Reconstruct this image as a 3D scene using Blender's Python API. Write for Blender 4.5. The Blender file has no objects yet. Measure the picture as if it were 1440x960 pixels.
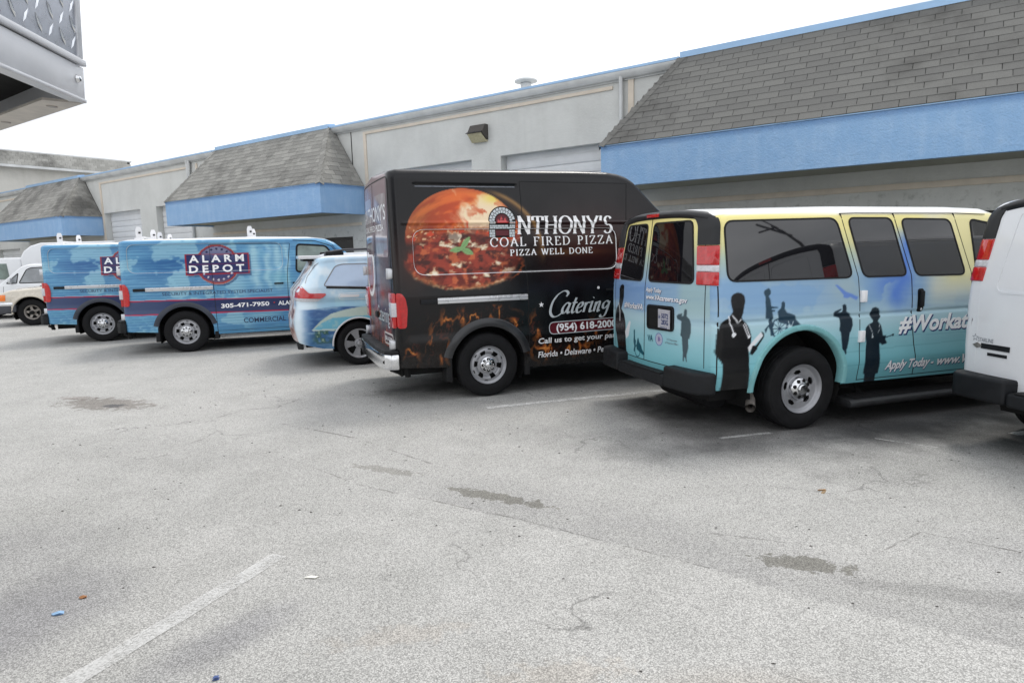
import bpy, bmesh, math, random
import numpy as np
from mathutils import Vector, Matrix
random.seed(7); RNG = np.random.default_rng(7)
SC = bpy.context.scene; COL = SC.collection
R = math.radians; PI = math.pi

# ---------------------------------------------------------------- camera
F_PX, PITCH, ROLL, CAM_H = 903.0, R(8.009), R(-1.283), 1.746
cam = bpy.data.cameras.new('camera'); cam.sensor_width = 36.0; cam.lens = F_PX/1440*36
cam.clip_start = 0.05; cam.clip_end = 3000
camo = bpy.data.objects.new('camera', cam); COL.objects.link(camo)
_fw = Vector((0, math.cos(PITCH), -math.sin(PITCH))); _up = Vector((0, math.sin(PITCH), math.cos(PITCH))); _r = Vector((1, 0, 0))
_cr = math.cos(ROLL)*_r + math.sin(ROLL)*_up; _cu = -math.sin(ROLL)*_r + math.cos(ROLL)*_up
camo.matrix_world = Matrix(((_cr.x, _cu.x, -_fw.x, 0), (_cr.y, _cu.y, -_fw.y, 0), (_cr.z, _cu.z, -_fw.z, CAM_H), (0, 0, 0, 1)))
SC.camera = camo

# ---------------------------------------------------------------- sky, sun, exposure (overcast)
SUN_EL, SUN_AZ = R(62), R(35)          # azimuth clockwise from +Y
w = bpy.data.worlds.new('World'); SC.world = w; w.use_nodes = True
nt = w.node_tree; nt.nodes.clear()
out = nt.nodes.new('ShaderNodeOutputWorld'); bg = nt.nodes.new('ShaderNodeBackground')
sky = nt.nodes.new('ShaderNodeTexSky'); sky.sky_type = 'NISHITA'; sky.sun_disc = False
sky.sun_elevation = SUN_EL; sky.sun_rotation = SUN_AZ; sky.dust_density = 3
tc = nt.nodes.new('ShaderNodeTexCoord'); mp = nt.nodes.new('ShaderNodeMapping'); mp.inputs['Scale'].default_value = (1.6, 1.6, 4.2)
nz = nt.nodes.new('ShaderNodeTexNoise'); nz.inputs['Scale'].default_value = 1.5; nz.inputs['Detail'].default_value = 6; nz.inputs['Roughness'].default_value = .55
cr = nt.nodes.new('ShaderNodeValToRGB'); cr.color_ramp.elements[0].position = .42; cr.color_ramp.elements[1].position = .66
cr.color_ramp.elements[0].color = (6.4, 6.55, 6.8, 1); cr.color_ramp.elements[1].color = (10.2, 10.3, 10.5, 1)
mx = nt.nodes.new('ShaderNodeMix'); mx.data_type = 'RGBA'; mx.inputs['Factor'].default_value = .9
nt.links.new(tc.outputs['Generated'], mp.inputs['Vector']); nt.links.new(mp.outputs['Vector'], nz.inputs['Vector'])
nt.links.new(nz.outputs['Fac'], cr.inputs['Fac']); nt.links.new(sky.outputs['Color'], mx.inputs['A']); nt.links.new(cr.outputs['Color'], mx.inputs['B'])
nt.links.new(mx.outputs['Result'], bg.inputs['Color']); bg.inputs['Strength'].default_value = .1
nt.links.new(bg.outputs['Background'], out.inputs['Surface'])
sl = bpy.data.lights.new('sun', 'SUN'); sl.energy = 1.0; sl.angle = R(16); sl.color = (1, .965, .91)
so = bpy.data.objects.new('sun', sl); COL.objects.link(so); so.location = (0, 0, 30)
_sd = Vector((math.cos(SUN_EL)*math.sin(SUN_AZ), math.cos(SUN_EL)*math.cos(SUN_AZ), math.sin(SUN_EL)))
so.rotation_euler = _sd.to_track_quat('Z', 'Y').to_euler()
SC.view_settings.view_transform = 'Standard'; SC.view_settings.look = 'None'; SC.view_settings.exposure = .76; SC.view_settings.gamma = 1

# ---------------------------------------------------------------- colour and material helpers
def lin(c):
    return tuple((v/12.92 if v <= .04045 else ((v+.055)/1.055)**2.4) for v in c)
def S(r, g, b):
    return lin((r/255, g/255, b/255))
def nlin(a):
    a = np.clip(a, 0, 1); return np.where(a <= .04045, a/12.92, ((a+.055)/1.055)**2.4)
class NB:
    """small node-graph helper"""
    def __init__(s, name):
        s.m = bpy.data.materials.new(name); s.m.use_nodes = True; s.t = s.m.node_tree
        s.b = s.t.nodes['Principled BSDF']; s.o = s.t.nodes['Material Output']
    def n(s, typ, **kw):
        nd = s.t.nodes.new(typ)
        for k, v in kw.items(): setattr(nd, k, v)
        return nd
    def l(s, a, b): s.t.links.new(a, b)
    def set(s, sock, v):
        if hasattr(v, 'links'): s.l(v, sock)
        else: sock.default_value = v
    def math(s, op, a, b=0.0, c=0.0, clamp=False):
        nd = s.n('ShaderNodeMath', operation=op); nd.use_clamp = clamp
        s.set(nd.inputs[0], a); s.set(nd.inputs[1], b); s.set(nd.inputs[2], c); return nd.outputs[0]
    def mix(s, f, a, b, blend='MIX'):
        nd = s.n('ShaderNodeMix', data_type='RGBA', blend_type=blend)
        s.set(nd.inputs['Factor'], f)
        for k, v in (('A', a), ('B', b)):
            if isinstance(v, tuple) and len(v) == 3: v = v+(1,)
            s.set(nd.inputs[k], v)
        return nd.outputs['Result']
    def coord(s, kind='Object', scale=(1, 1, 1)):
        t = s.n('ShaderNodeTexCoord'); m = s.n('ShaderNodeMapping'); m.inputs['Scale'].default_value = scale
        s.l(t.outputs[kind], m.inputs['Vector']); return m.outputs['Vector']
    def noise(s, vec, scale, detail=4, rough=.55, dist=0):
        nd = s.n('ShaderNodeTexNoise'); nd.inputs['Scale'].default_value = scale; nd.inputs['Detail'].default_value = detail
        nd.inputs['Roughness'].default_value = rough; nd.inputs['Distortion'].default_value = dist
        if vec is not None: s.l(vec, nd.inputs['Vector'])
        return nd.outputs['Fac']
    def ramp(s, f, p0, p1, v0=0.0, v1=1.0):
        nd = s.n('ShaderNodeMapRange'); s.set(nd.inputs['Value'], f)
        nd.inputs['From Min'].default_value = p0; nd.inputs['From Max'].default_value = p1
        nd.inputs['To Min'].default_value = v0; nd.inputs['To Max'].default_value = v1; nd.interpolation_type = 'SMOOTHSTEP'
        return nd.outputs['Result']
    def bump(s, h, strength=.3, dist=.01):
        nd = s.n('ShaderNodeBump'); nd.inputs['Strength'].default_value = strength; nd.inputs['Distance'].default_value = dist
        s.l(h, nd.inputs['Height']); s.l(nd.outputs['Normal'], s.b.inputs['Normal'])
    def base(s, v, rough=.5, metal=0.0, spec=.5, coat=0.0):
        if isinstance(v, tuple) and len(v) == 3: v = v+(1,)
        s.set(s.b.inputs['Base Color'], v); s.set(s.b.inputs['Roughness'], rough); s.b.inputs['Metallic'].default_value = metal
        s.b.inputs['Specular IOR Level'].default_value = spec
        if coat: s.b.inputs['Coat Weight'].default_value = coat; s.b.inputs['Coat Roughness'].default_value = .06
        return s.m
def plain(name, c, rough=.5, metal=0.0, var=.12, vscale=9, spec=.5, coat=0.0, bump=0, bscale=60):
    """colour with mild procedural unevenness and roughness variation"""
    g = NB(name); v = g.coord(); f = g.noise(v, vscale, 5, .6)
    c0 = tuple(max(0, k*(1-var)) for k in c); c1 = tuple(min(1, k*(1+var)) for k in c)
    g.base(g.mix(g.ramp(f, .3, .7), c0, c1), g.ramp(f, .25, .75, max(.02, rough*.8), min(1, rough*1.2)), metal, spec, coat)
    if bump: g.bump(g.noise(v, bscale, 4, .6), bump, .004)
    return g.m

# ---------------------------------------------------------------- mesh helpers
def tag(o, label=None, cat=None, group=None, kind=None):
    for k, v in (('label', label), ('category', cat), ('group', group), ('kind', kind)):
        if v: o[k] = v
    return o
def thing(name, label, cat, loc=(0, 0, 0), rz=0.0, group=None):
    o = bpy.data.objects.new(name, None); COL.objects.link(o); o.empty_display_size = .3
    o.location = loc; o.rotation_euler = (0, 0, rz); return tag(o, label, cat, group)
def link(name, me, mat=None, parent=None, loc=None, rot=None):
    o = bpy.data.objects.new(name, me); COL.objects.link(o)
    if mat is not None and not me.materials: me.materials.append(mat)
    if parent is not None: o.parent = parent
    if loc is not None: o.location = loc
    if rot is not None: o.rotation_euler = rot
    return o
class MB:
    """collects shapes for ONE mesh"""
    def __init__(s): s.v = []; s.f = []
    def add(s, vs, fs):
        k = len(s.v); s.v += [tuple(map(float, p)) for p in vs]; s.f += [tuple(i+k for i in f) for f in fs]; return s
    def box(s, x0, y0, z0, x1, y1, z1):
        return s.add([(x0,y0,z0),(x1,y0,z0),(x1,y1,z0),(x0,y1,z0),(x0,y0,z1),(x1,y0,z1),(x1,y1,z1),(x0,y1,z1)],
                     [(0,3,2,1),(4,5,6,7),(0,1,5,4),(1,2,6,5),(2,3,7,6),(3,0,4,7)])
    def prism(s, pts, axis, a, b):
        """polygon pts (2-D) extruded along axis 0/1/2 from a to b"""
        n = len(pts)
        def P(p, t): return {0: (t, p[0], p[1]), 1: (p[0], t, p[1]), 2: (p[0], p[1], t)}[axis]
        vs = [P(p, a) for p in pts]+[P(p, b) for p in pts]
        return s.add(vs, [tuple(range(n))[::-1], tuple(range(n, 2*n))]+[(i, (i+1) % n, n+(i+1) % n, n+i) for i in range(n)])
    def tube(s, pts, r, n=8, caps=True):
        pts = [Vector(p) for p in pts]; rings = []; k = len(s.v); rr = r if isinstance(r, (list, tuple)) else [r]*len(pts)
        for i, p in enumerate(pts):
            t = (pts[min(i+1, len(pts)-1)]-pts[max(i-1, 0)]).normalized()
            a = Vector((0, 0, 1)) if abs(t.z) < .9 else Vector((1, 0, 0)); u = t.cross(a).normalized(); v = t.cross(u)
            rings.append([p+rr[i]*(math.cos(2*PI*j/n)*u+math.sin(2*PI*j/n)*v) for j in range(n)])
        vs = [q for rg in rings for q in rg]; fs = []
        for i in range(len(pts)-1):
            fs += [(i*n+j, i*n+(j+1) % n, (i+1)*n+(j+1) % n, (i+1)*n+j) for j in range(n)]
        if caps: fs += [tuple(range(n))[::-1], tuple(range((len(pts)-1)*n, len(pts)*n))]
        return s.add(vs, fs)
    def lathe_y(s, prof, n=40, cx=0, cz=0):
        """profile [(r, y)] spun about the local Y axis"""
        vs = []; fs = []; m = len(prof)
        for j in range(n):
            a = 2*PI*j/n
            vs += [(cx+r*math.cos(a), y, cz+r*math.sin(a)) for r, y in prof]
        for j in range(n):
            j2 = (j+1) % n
            fs += [(j*m+i, j*m+i+1, j2*m+i+1, j2*m+i) for i in range(m-1)]
        return s.add(vs, fs)
    def mesh(s, name, smooth=None, bevel=0.0, seg=2):
        me = bpy.data.meshes.new(name); me.from_pydata(s.v, [], s.f)
        bm = bmesh.new(); bm.from_mesh(me)
        bmesh.ops.recalc_face_normals(bm, faces=bm.faces)
        if bevel: bmesh.ops.bevel(bm, geom=[e for e in bm.edges if len(e.link_faces) == 2 and e.calc_face_angle(0) > .5], offset=bevel, segments=seg, affect='EDGES', profile=.6, clamp_overlap=True)
        bm.to_mesh(me); bm.free()
        if smooth or bevel:
            me.polygons.foreach_set('use_smooth', [True]*len(me.polygons)); me.set_sharp_from_angle(angle=R(smooth or 40))
        me.update(); return me
    def obj(s, name, mat, parent=None, smooth=None, bevel=0.0, loc=None, rot=None, seg=2):
        return link(name, s.mesh(name, smooth, bevel, seg), mat, parent, loc, rot)
def np_mesh(name, V, Fq, col=None, smooth=True):
    """fast mesh from arrays; Fq is an (n,4) quad array; col an (n,3) linear colour per vertex"""
    me = bpy.data.meshes.new(name); V = np.asarray(V, np.float32); Fq = np.asarray(Fq, np.int32)
    me.vertices.add(len(V)); me.vertices.foreach_set('co', V.ravel())
    me.loops.add(Fq.size); me.loops.foreach_set('vertex_index', Fq.ravel())
    me.polygons.add(len(Fq)); me.polygons.foreach_set('loop_start', np.arange(0, Fq.size, 4, dtype=np.int32))
    me.polygons.foreach_set('use_smooth', np.full(len(Fq), smooth))
    me.update(calc_edges=True)
    if col is not None:
        a = me.attributes.new('wrap', 'FLOAT_COLOR', 'POINT'); c = np.ones((len(V), 4), np.float32); c[:, :3] = col
        a.data.foreach_set('color', c.ravel())
    me.validate(); return me

# numpy value noise, used only for flat printed pictures on the vehicle wraps
def _h(ix, iy, seed):
    n = (ix.astype(np.int64)*374761393+iy.astype(np.int64)*668265263+seed*982451653) & 0x7fffffff
    n = ((n ^ (n >> 13))*1274126177) & 0x7fffffff
    return ((n ^ (n >> 16)) & 0xffff)/65535.0
def vnoise(x, y, seed=0):
    ix, iy = np.floor(x), np.floor(y); fx, fy = x-ix, y-iy
    ux, uy = fx*fx*(3-2*fx), fy*fy*(3-2*fy)
    a, b, c, d = _h(ix, iy, seed), _h(ix+1, iy, seed), _h(ix, iy+1, seed), _h(ix+1, iy+1, seed)
    return (a*(1-ux)+b*ux)*(1-uy)+(c*(1-ux)+d*ux)*uy
def fbm(x, y, seed=0, o=4):
    s = 0; a = .5; t = 0
    for i in range(o): s = s+a*vnoise(x*2**i, y*2**i, seed+i*17); t += a; a *= .5
    return s/t
def sst(a, b, x):
    t = np.clip((x-a)/(b-a), 0, 1); return t*t*(3-2*t)
def pip(x, z, poly):
    ins = np.zeros(x.shape, bool); n = len(poly)
    for i in range(n):
        x1, z1 = poly[i]; x2, z2 = poly[(i+1) % n]
        if z1 == z2: continue
        c = ((z1 > z) != (z2 > z)) & (x < (x2-x1)*(z-z1)/(z2-z1)+x1); ins ^= c
    return ins
def pline_d(x, z, pts):
    d = np.full(x.shape, 9.0)
    for (x1, z1), (x2, z2) in zip(pts[:-1], pts[1:]):
        L = (x2-x1)**2+(z2-z1)**2; t = np.clip(((x-x1)*(x2-x1)+(z-z1)*(z2-z1))/L, 0, 1)
        d = np.minimum(d, np.hypot(x-x1-t*(x2-x1), z-z1-t*(z2-z1)))
    return d
class Paint:
    """sRGB picture evaluated at points; later coats cover earlier ones"""
    def __init__(s, x, z, c): s.x = x; s.z = z; s.c = np.empty(x.shape+(3,)); s.c[:] = np.array(c)/255
    def over(s, m, c):
        c = np.array(c)/255 if not isinstance(c, np.ndarray) else c
        m = np.asarray(m, float)[..., None]; s.c = s.c*(1-m)+c*m; return s
    def poly(s, p, c, a=1.0):
        m = 0; x0, z0 = min(q[0] for q in p)-.02, min(q[1] for q in p)-.02; x1, z1 = max(q[0] for q in p)+.02, max(q[1] for q in p)+.02
        k = np.nonzero((s.x > x0) & (s.x < x1) & (s.z > z0) & (s.z < z1)); m = np.zeros(s.x.shape)
        for dx in (-.0036, 0, .0036):
            for dz in (-.0036, 0, .0036): m[k] += pip(s.x[k]+dx, s.z[k]+dz, p)/9
        return s.over(m*a, c)
    def line(s, p, wd, c, a=1.0): return s.over(sst(wd/2+.004, wd/2-.004, pline_d(s.x, s.z, p))*a, c)
    def disc(s, cx, cz, r, c, rx=None, a=1.0):
        return s.over((((s.x-cx)/(rx or r))**2+((s.z-cz)/r)**2 < 1)*a, c)
    def ring(s, cx, cz, r, wd, c, k=1.0):
        return s.over(sst(wd/2+.004, wd/2-.004, np.abs(np.hypot((s.x-cx)/k, s.z-cz)-r)), c)

# ---------------------------------------------------------------- common materials
M = {}
def wrapmat(name, rough=.20, coat=.0):
    g = NB(name); a = g.n('ShaderNodeAttribute', attribute_name='wrap')
    v = g.coord(); d = g.noise(v, 3.0, 5, .6)
    tcz = g.n('ShaderNodeSeparateXYZ'); g.l(v, tcz.inputs[0])
    low = g.math('MULTIPLY', g.ramp(tcz.outputs[2], .8, .35, 0, .05), g.ramp(g.noise(v, 14, 5, .65), .35, .7))   # road dust thrown up on the sills
    c = g.mix(low, a.outputs['Color'], S(128, 124, 116))
    g.base(c, g.ramp(d, .3, .7, rough*.8, rough*1.3), 0, .34, coat); g.bump(g.noise(v, 2.2, 2, .5), .05, .02); return g.m
M['wrap'] = wrapmat('vinyl_wrap')
M['paint_white'] = wrapmat('white_paint', .2, .6)
M['glass'] = plain('tinted_glass', (.007, .007, .009), .02, 0, .1, 5, .95)
M['glass_clear'] = plain('green_glass', S(122, 136, 130), .03, 0, .25, 2.5, .55)
M['glass_film'] = plain('film_glass', S(170, 190, 215), .06, 0, .05, 3, .6)
M['glass_rear'] = plain('rear_tinted_glass', (.006, .006, .008), .02, 0, .1, 5, .30)
M['board'] = plain('running_board_plastic', (.026, .027, .029), .5, 0, .2, 12, .35, bump=.12, bscale=200)
M['rubber'] = plain('rubber', (.012, .012, .013), .75, 0, .3, 20, .3, bump=.15)
M['tyre'] = plain('tyre_rubber', (.010, .010, .011), .75, 0, .35, 14, .2, bump=.2, bscale=90)
M['black'] = plain('black_plastic', (.010, .011, .013), .6, 0, .25, 12, .28, bump=.12, bscale=300)
M['dgrey'] = plain('grey_plastic', S(62, 64, 70), .5, 0, .12, 8)
M['under'] = plain('underbody', (.012, .012, .012), .9, 0, .3, 6, .2)
M['chrome'] = plain('chrome', (.72, .73, .75), .12, 1.0, .08, 18)
M['steel'] = plain('wheel_steel', S(158, 159, 163), .36, .45, .06, 22)
M['alu'] = plain('aluminium', S(200, 202, 206), .32, .9, .08, 12)
M['red'] = plain('red_lens', S(185, 12, 18), .1, 0, .15, 30, .6, .6)
M['clear'] = plain('clear_lens', S(200, 200, 205), .12, 0, .1, 40, .6, .5)
M['amber'] = plain('amber_lens', S(235, 120, 25), .12, 0, .1, 30, .6, .5)
M['white'] = plain('white_enamel', S(236, 236, 238), .3, 0, .04, 6)
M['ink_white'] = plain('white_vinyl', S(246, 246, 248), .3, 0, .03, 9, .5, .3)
M['ink_navy'] = plain('navy_vinyl', S(30, 52, 110), .3, 0, .05, 9, .35, .0)
M['ink_dark'] = plain('dark_vinyl', S(48, 62, 92), .3, 0, .05, 9, .35, .0)
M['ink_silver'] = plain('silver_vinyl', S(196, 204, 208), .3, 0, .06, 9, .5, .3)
M['ink_maroon'] = plain('maroon_vinyl', S(88, 20, 32), .3, 0, .06, 9, .35, .0)
M['ink_grey'] = plain('grey_vinyl', S(120, 124, 132), .3, 0, .06, 9, .5, .3)
M['ink_teal'] = plain('teal_vinyl', S(40, 96, 112), .3, 0, .06, 9, .5, .3)
M['plate'] = plain('licence_plate', S(178, 178, 186), .35, 0, .08, 40)
M['iron'] = plain('exhaust_steel', S(150, 144, 138), .4, .5, .2, 20)
# ================================================================= SETTING
PSI = R(145.466)                                    # direction of the warehouse front, right to left
DX, DY = math.cos(PSI), math.sin(PSI); NX, NY = math.sin(PSI), -math.cos(PSI)
WALL = 12.5
def BW(s, o, z=0.0): return (s*DX+o*NX, s*DY+o*NY, z)

# ---- asphalt
def asphalt(name, base0, base1, stains_and_shade=True):
    g = NB(name); v = g.coord('Object'); P = g.n('ShaderNodeSeparateXYZ'); g.l(v, P.inputs[0])
    big = g.noise(v, .35, 5, .6); mid = g.noise(v, 2.2, 5, .6)
    col = g.mix(g.ramp(g.math('ADD', g.math('MULTIPLY', big, .6), g.math('MULTIPLY', mid, .4)), .35, .65), base0, base1)
    vor = g.n('ShaderNodeTexVoronoi', feature='F1'); vor.inputs['Scale'].default_value = 165; g.l(v, vor.inputs['Vector'])
    vsep = g.n('ShaderNodeSeparateColor'); g.l(vor.outputs['Color'], vsep.inputs[0])
    peb = g.ramp(vsep.outputs[0], 0, 1, .56, 1.36)                                  # stones of differing paleness
    gap = g.ramp(vor.outputs['Distance'], .42, .80, 1.0, .40)                     # dark binder between them
    fine = g.ramp(g.noise(v, 230, 3, .75), .3, .7, .74, 1.26)
    spk = g.math('MULTIPLY', g.math('MULTIPLY', peb, gap), fine)
    mc = g.n('ShaderNodeCombineColor')
    for i in range(3): g.l(spk, mc.inputs[i])
    col = g.mix(.66, col, mc.outputs[0], 'MULTIPLY')
    col = g.mix(g.ramp(g.noise(g.coord('Object', (.35, .35, .35)), 1.0, 6, .65), .42, .66, 0, .22), col, (.80, .79, .77), 'MULTIPLY')
    pit = g.ramp(g.noise(v, 55, 3, .6), .29, .36, .5, 1.0)
    pc = g.n('ShaderNodeCombineColor')
    for i in range(3): g.l(pit, pc.inputs[i])
    col = g.mix(.7, col, pc.outputs[0], 'MULTIPLY')
    wob = g.math('MULTIPLY', g.math('SUBTRACT', g.noise(v, 10, 7, .72), .5), 3.6)
    wob2 = g.math('MULTIPLY', g.math('SUBTRACT', g.noise(v, .9, 4, .6), .5), 1.2)
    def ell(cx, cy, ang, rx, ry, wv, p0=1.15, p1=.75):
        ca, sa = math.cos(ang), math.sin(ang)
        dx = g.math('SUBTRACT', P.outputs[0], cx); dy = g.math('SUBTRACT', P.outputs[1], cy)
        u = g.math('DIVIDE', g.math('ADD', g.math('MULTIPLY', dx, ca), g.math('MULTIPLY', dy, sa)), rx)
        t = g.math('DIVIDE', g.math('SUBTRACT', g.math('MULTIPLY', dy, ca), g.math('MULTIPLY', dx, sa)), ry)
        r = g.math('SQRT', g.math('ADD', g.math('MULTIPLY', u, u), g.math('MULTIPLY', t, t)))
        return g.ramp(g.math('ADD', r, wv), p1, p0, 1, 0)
    if stains_and_shade:
        for (cx, cy, a, rx, ry, wv, p1, p0, c, k) in STAINS_AND_SHADE:
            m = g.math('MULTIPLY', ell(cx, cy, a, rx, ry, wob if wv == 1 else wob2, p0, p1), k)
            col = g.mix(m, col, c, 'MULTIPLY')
        # straight worn track running along the row of bays, with a paler overlay edge
        o = g.math('ADD', g.math('MULTIPLY', P.outputs[0], NX), g.math('MULTIPLY', P.outputs[1], NY))
        s_ = g.math('ADD', g.math('MULTIPLY', P.outputs[0], DX), g.math('MULTIPLY', P.outputs[1], DY))
        oo = g.math('ADD', o, g.math('MULTIPLY', wob2, .28))
        edge = g.math('MULTIPLY', g.ramp(oo, 3.28, 3.33, 0, 1), g.ramp(oo, 3.55, 4.1, 1, 0))
        lim = g.math('MULTIPLY', g.ramp(s_, 3.6, 2.6, 0, 1), g.ramp(s_, -3, -1.5, 0, 1))
        col = g.mix(g.math('MULTIPLY', g.math('MULTIPLY', edge, lim), g.ramp(mid, .3, .7, .25, .75)), col, (.70, .70, .71), 'MULTIPLY')
        # patch joints and long cracks
        for (ax, ay), (bx, by), wd, k in JOINTS:
            L2 = (bx-ax)**2+(by-ay)**2; px = g.math('SUBTRACT', g.math('ADD', P.outputs[0], g.math('MULTIPLY', wob2, .05)), ax); py = g.math('SUBTRACT', g.math('ADD', P.outputs[1], g.math('MULTIPLY', wob, .012)), ay)
            t_ = g.math('DIVIDE', g.math('ADD', g.math('MULTIPLY', px, bx-ax), g.math('MULTIPLY', py, by-ay)), L2, clamp=True)
            ex = g.math('SUBTRACT', px, g.math('MULTIPLY', t_, bx-ax)); ey = g.math('SUBTRACT', py, g.math('MULTIPLY', t_, by-ay))
            dd = g.math('SQRT', g.math('ADD', g.math('MULTIPLY', ex, ex), g.math('MULTIPLY', ey, ey)))
            col = g.mix(g.math('MULTIPLY', g.math('MULTIPLY', g.ramp(dd, wd*.4, wd, 1, 0), g.ramp(g.noise(v, 7, 4, .6), .38, .6)), k), col, (.38, .37, .36), 'MULTIPLY')
        # hairline cracks
        ck = g.n('ShaderNodeTexVoronoi', feature='DISTANCE_TO_EDGE'); ck.inputs['Scale'].default_value = .55
        wv = g.n('ShaderNodeVectorMath', operation='ADD'); nn = g.n('ShaderNodeTexNoise'); nn.inputs['Scale'].default_value = 1.8; nn.inputs['Detail'].default_value = 6
        g.l(v, nn.inputs['Vector']); g.l(v, wv.inputs[0]); g.l(nn.outputs['Color'], wv.inputs[1]); g.l(wv.outputs[0], ck.inputs['Vector'])
        cm = g.math('MULTIPLY', g.ramp(ck.outputs['Distance'], .002, .009, 1, 0), g.ramp(g.noise(v, .5, 3, .5), .5, .62, 0, .55))
        col = g.mix(cm, col, (.35, .35, .35), 'MULTIPLY')
    g.base(col, .85, 0, .3); g.bump(g.math('ADD', g.noise(v, 90, 4, .7), g.math('MULTIPLY', gap, .6)), .35, .006)
    return g.m
JOINTS = [((-2.46, 6.6), (-1.5, 5.98), .02, .7), ((-1.5, 5.98), (-.64, 5.12), .014, .6), ((2.45, 3.7), (3.0, 3.3), .010, .8), ((2.45, 3.7), (2.07, 3.45), .010, .7), ((1.2, 3.75), (1.75, 3.55), .012, .5), ((-1.95, 5.4), (-1.2, 4.72), .012, .5), ((-1.2, 4.72), (-.02, 4.05), .012, .7), ((-.02, 4.05), (1.05, 3.32), .010, .6), ((-5.4, 9.2), (-4.6, 9.8), .03, .5)]
STAINS_AND_SHADE = [  # cx, cy, angle, rx, ry, wobble, inner, outer, multiply colour, strength
    (1.58, 3.34, -.28, .26, .10, 1, .85, .98, (.52, .51, .47), .9), (-.15, 4.42, -.50, .44, .075, 1, .85, .98, (.54, .53, .49), .9),
    (-1.05, 5.05, -.45, .30, .07, 1, .8, .98, (.62, .61, .58), .7), (2.35, 2.95, -.3, .8, .10, 2, .6, 1.1, (.7, .7, .7), .6),
    (-5.0, 7.72, -.35, .70, .28, 1, .7, 1.1, (.50, .46, .43), .8), (-4.85, 7.6, -.2, .16, .09, 1, .7, 1.0, (.40, .42, .47), .9),
    (3.3, 7.35, .31, 2.4, .75, 2, .5, 1.0, (.30, .30, .31), .85), (.3, 8.9, .37, 2.2, .7, 2, .5, 1.0, (.35, .35, .36), .85), (-5.4, 13.2, .34, 2.2, .65, 2, .5, 1.0, (.4, .4, .41), .8), (-2.0, 11.2, .35, 1.5, .6, 2, .5, 1.0, (.4, .4, .41), .8), (-8.3, 15.1, .34, 2.0, .6, 2, .5, 1.0, (.45, .45, .45), .8),  # shadow beneath each parked vehicle, painted into the ground colour
    (-5.6, 8.1, -.2, .3, .1, 1, .7, 1.0, (.55, .48, .45), .6),
    (4.5, 6.85, .31, 4.3, 1.65, 2, .35, 1.12, (.18, .18, .19), .97), (6.4, 6.2, .31, 4.1, 1.1, 2, .4, 1.15, (.30, .30, .30), .9),  # right-hand stalls: dark asphalt stain plus painted shade around the vans
    (1.3, 9.2, .36, 3.5, 1.35, 2, .35, 1.12, (.28, .28, .28), .92), (-1.2, 11.8, .36, 2.6, 1.0, 2, .4, 1.1, (.5, .5, .5), .7),  # other stalls, this row and the next: stain with van shade painted in
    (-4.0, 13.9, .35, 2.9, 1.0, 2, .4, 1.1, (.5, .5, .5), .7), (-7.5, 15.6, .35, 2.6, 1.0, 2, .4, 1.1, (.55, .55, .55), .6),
    (-2.6, 2.75, 1.1, 1.0, .5, 2, .3, 1.1, (.66, .66, .70), .8), (-1.35, 2.75, .9, .5, .22, 2, .3, 1.1, (.62, .62, .66), .7),
    (-3.3, 3.6, .2, 1.0, .6, 2, .3, 1.2, (.84, .84, .86), .7), (2.2, 4.38, .9, .05, .012, 1, .8, 1.0, (.75, .52, .28), .9),
    (.15, 2.45, .1, .35, .10, 1, .5, 1.1, (.92, .82, .72), .35), (-.55, 2.75, .2, .35, .09, 1, .5, 1.1, (.95, .86, .78), .35),
    (-3.1, 5.6, -.3, 1.6, .5, 2, .3, 1.2, (.90, .90, .90), .8), (3.4, 3.0, -.2, 1.2, .7, 2, .3, 1.2, (.86, .86, .88), .8), (.9, 2.3, 0, .5, .2, 2, .3, 1.2, (.90, .86, .82), .7)]
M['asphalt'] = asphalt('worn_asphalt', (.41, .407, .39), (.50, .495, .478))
gm = MB(); gm.add([(-600, -600, 0), (600, -600, 0), (600, 600, 0), (-600, 600, 0)], [(0, 1, 2, 3)])
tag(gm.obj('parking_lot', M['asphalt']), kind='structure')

def linemat(kk):
    g = NB('worn_line_paint'); v = g.coord('Object')
    w_ = g.math('ADD', g.math('MULTIPLY', g.noise(v, 75, 4, .7), .62), g.math('MULTIPLY', g.noise(v, 5, 5, .65), .5))
    g.base(g.mix(g.noise(v, 120, 3, .7), (.54, .54, .53), (.80, .80, .785)), .7, 0, .3)
    tr = g.n('ShaderNodeBsdfTransparent'); ms = g.n('ShaderNodeMixShader'); g.l(g.ramp(w_, .74, .46, 0, kk), ms.inputs[0])
    g.l(tr.outputs[0], ms.inputs[1]); g.l(g.b.outputs[0], ms.inputs[2]); g.l(ms.outputs[0], g.o.inputs[0]); return g.m
M['line'] = linemat(.75); M['line_fresh'] = linemat(1.0)
def gline(name, p, q, wd, mat='line'):
    p, q = Vector(p), Vector(q); d = (q-p).normalized(); n = Vector((-d.y, d.x))*wd/2; b = MB()
    k = 24; vs = []; fs = []
    for i in range(k+1):
        t = p+(q-p)*i/k; e = .012*math.sin(i*5.1)
        vs += [(t.x+n.x*(1+e*4), t.y+n.y*(1+e*4), .004), (t.x-n.x*(1-e*4), t.y-n.y*(1-e*4), .004)]
    fs = [(2*i, 2*i+1, 2*i+3, 2*i+2) for i in range(k)]
    b.add(vs, fs); tag(b.obj(name, M[mat]), kind='structure')
_u = Vector((math.cos(R(18)), math.sin(R(18))))
gline('parking_line', (-.30, 7.07), Vector((-.30, 7.07))+_u*5.2, .10, 'line_fresh')
gline('parking_line', (1.88, 5.71), (2.42, 5.85), .05)
gline('parking_line', (4.52, 5.63), (8.8, 7.0), .09)
gline('parking_line', (3.25, 5.60), (3.62, 5.30), .016)
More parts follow.
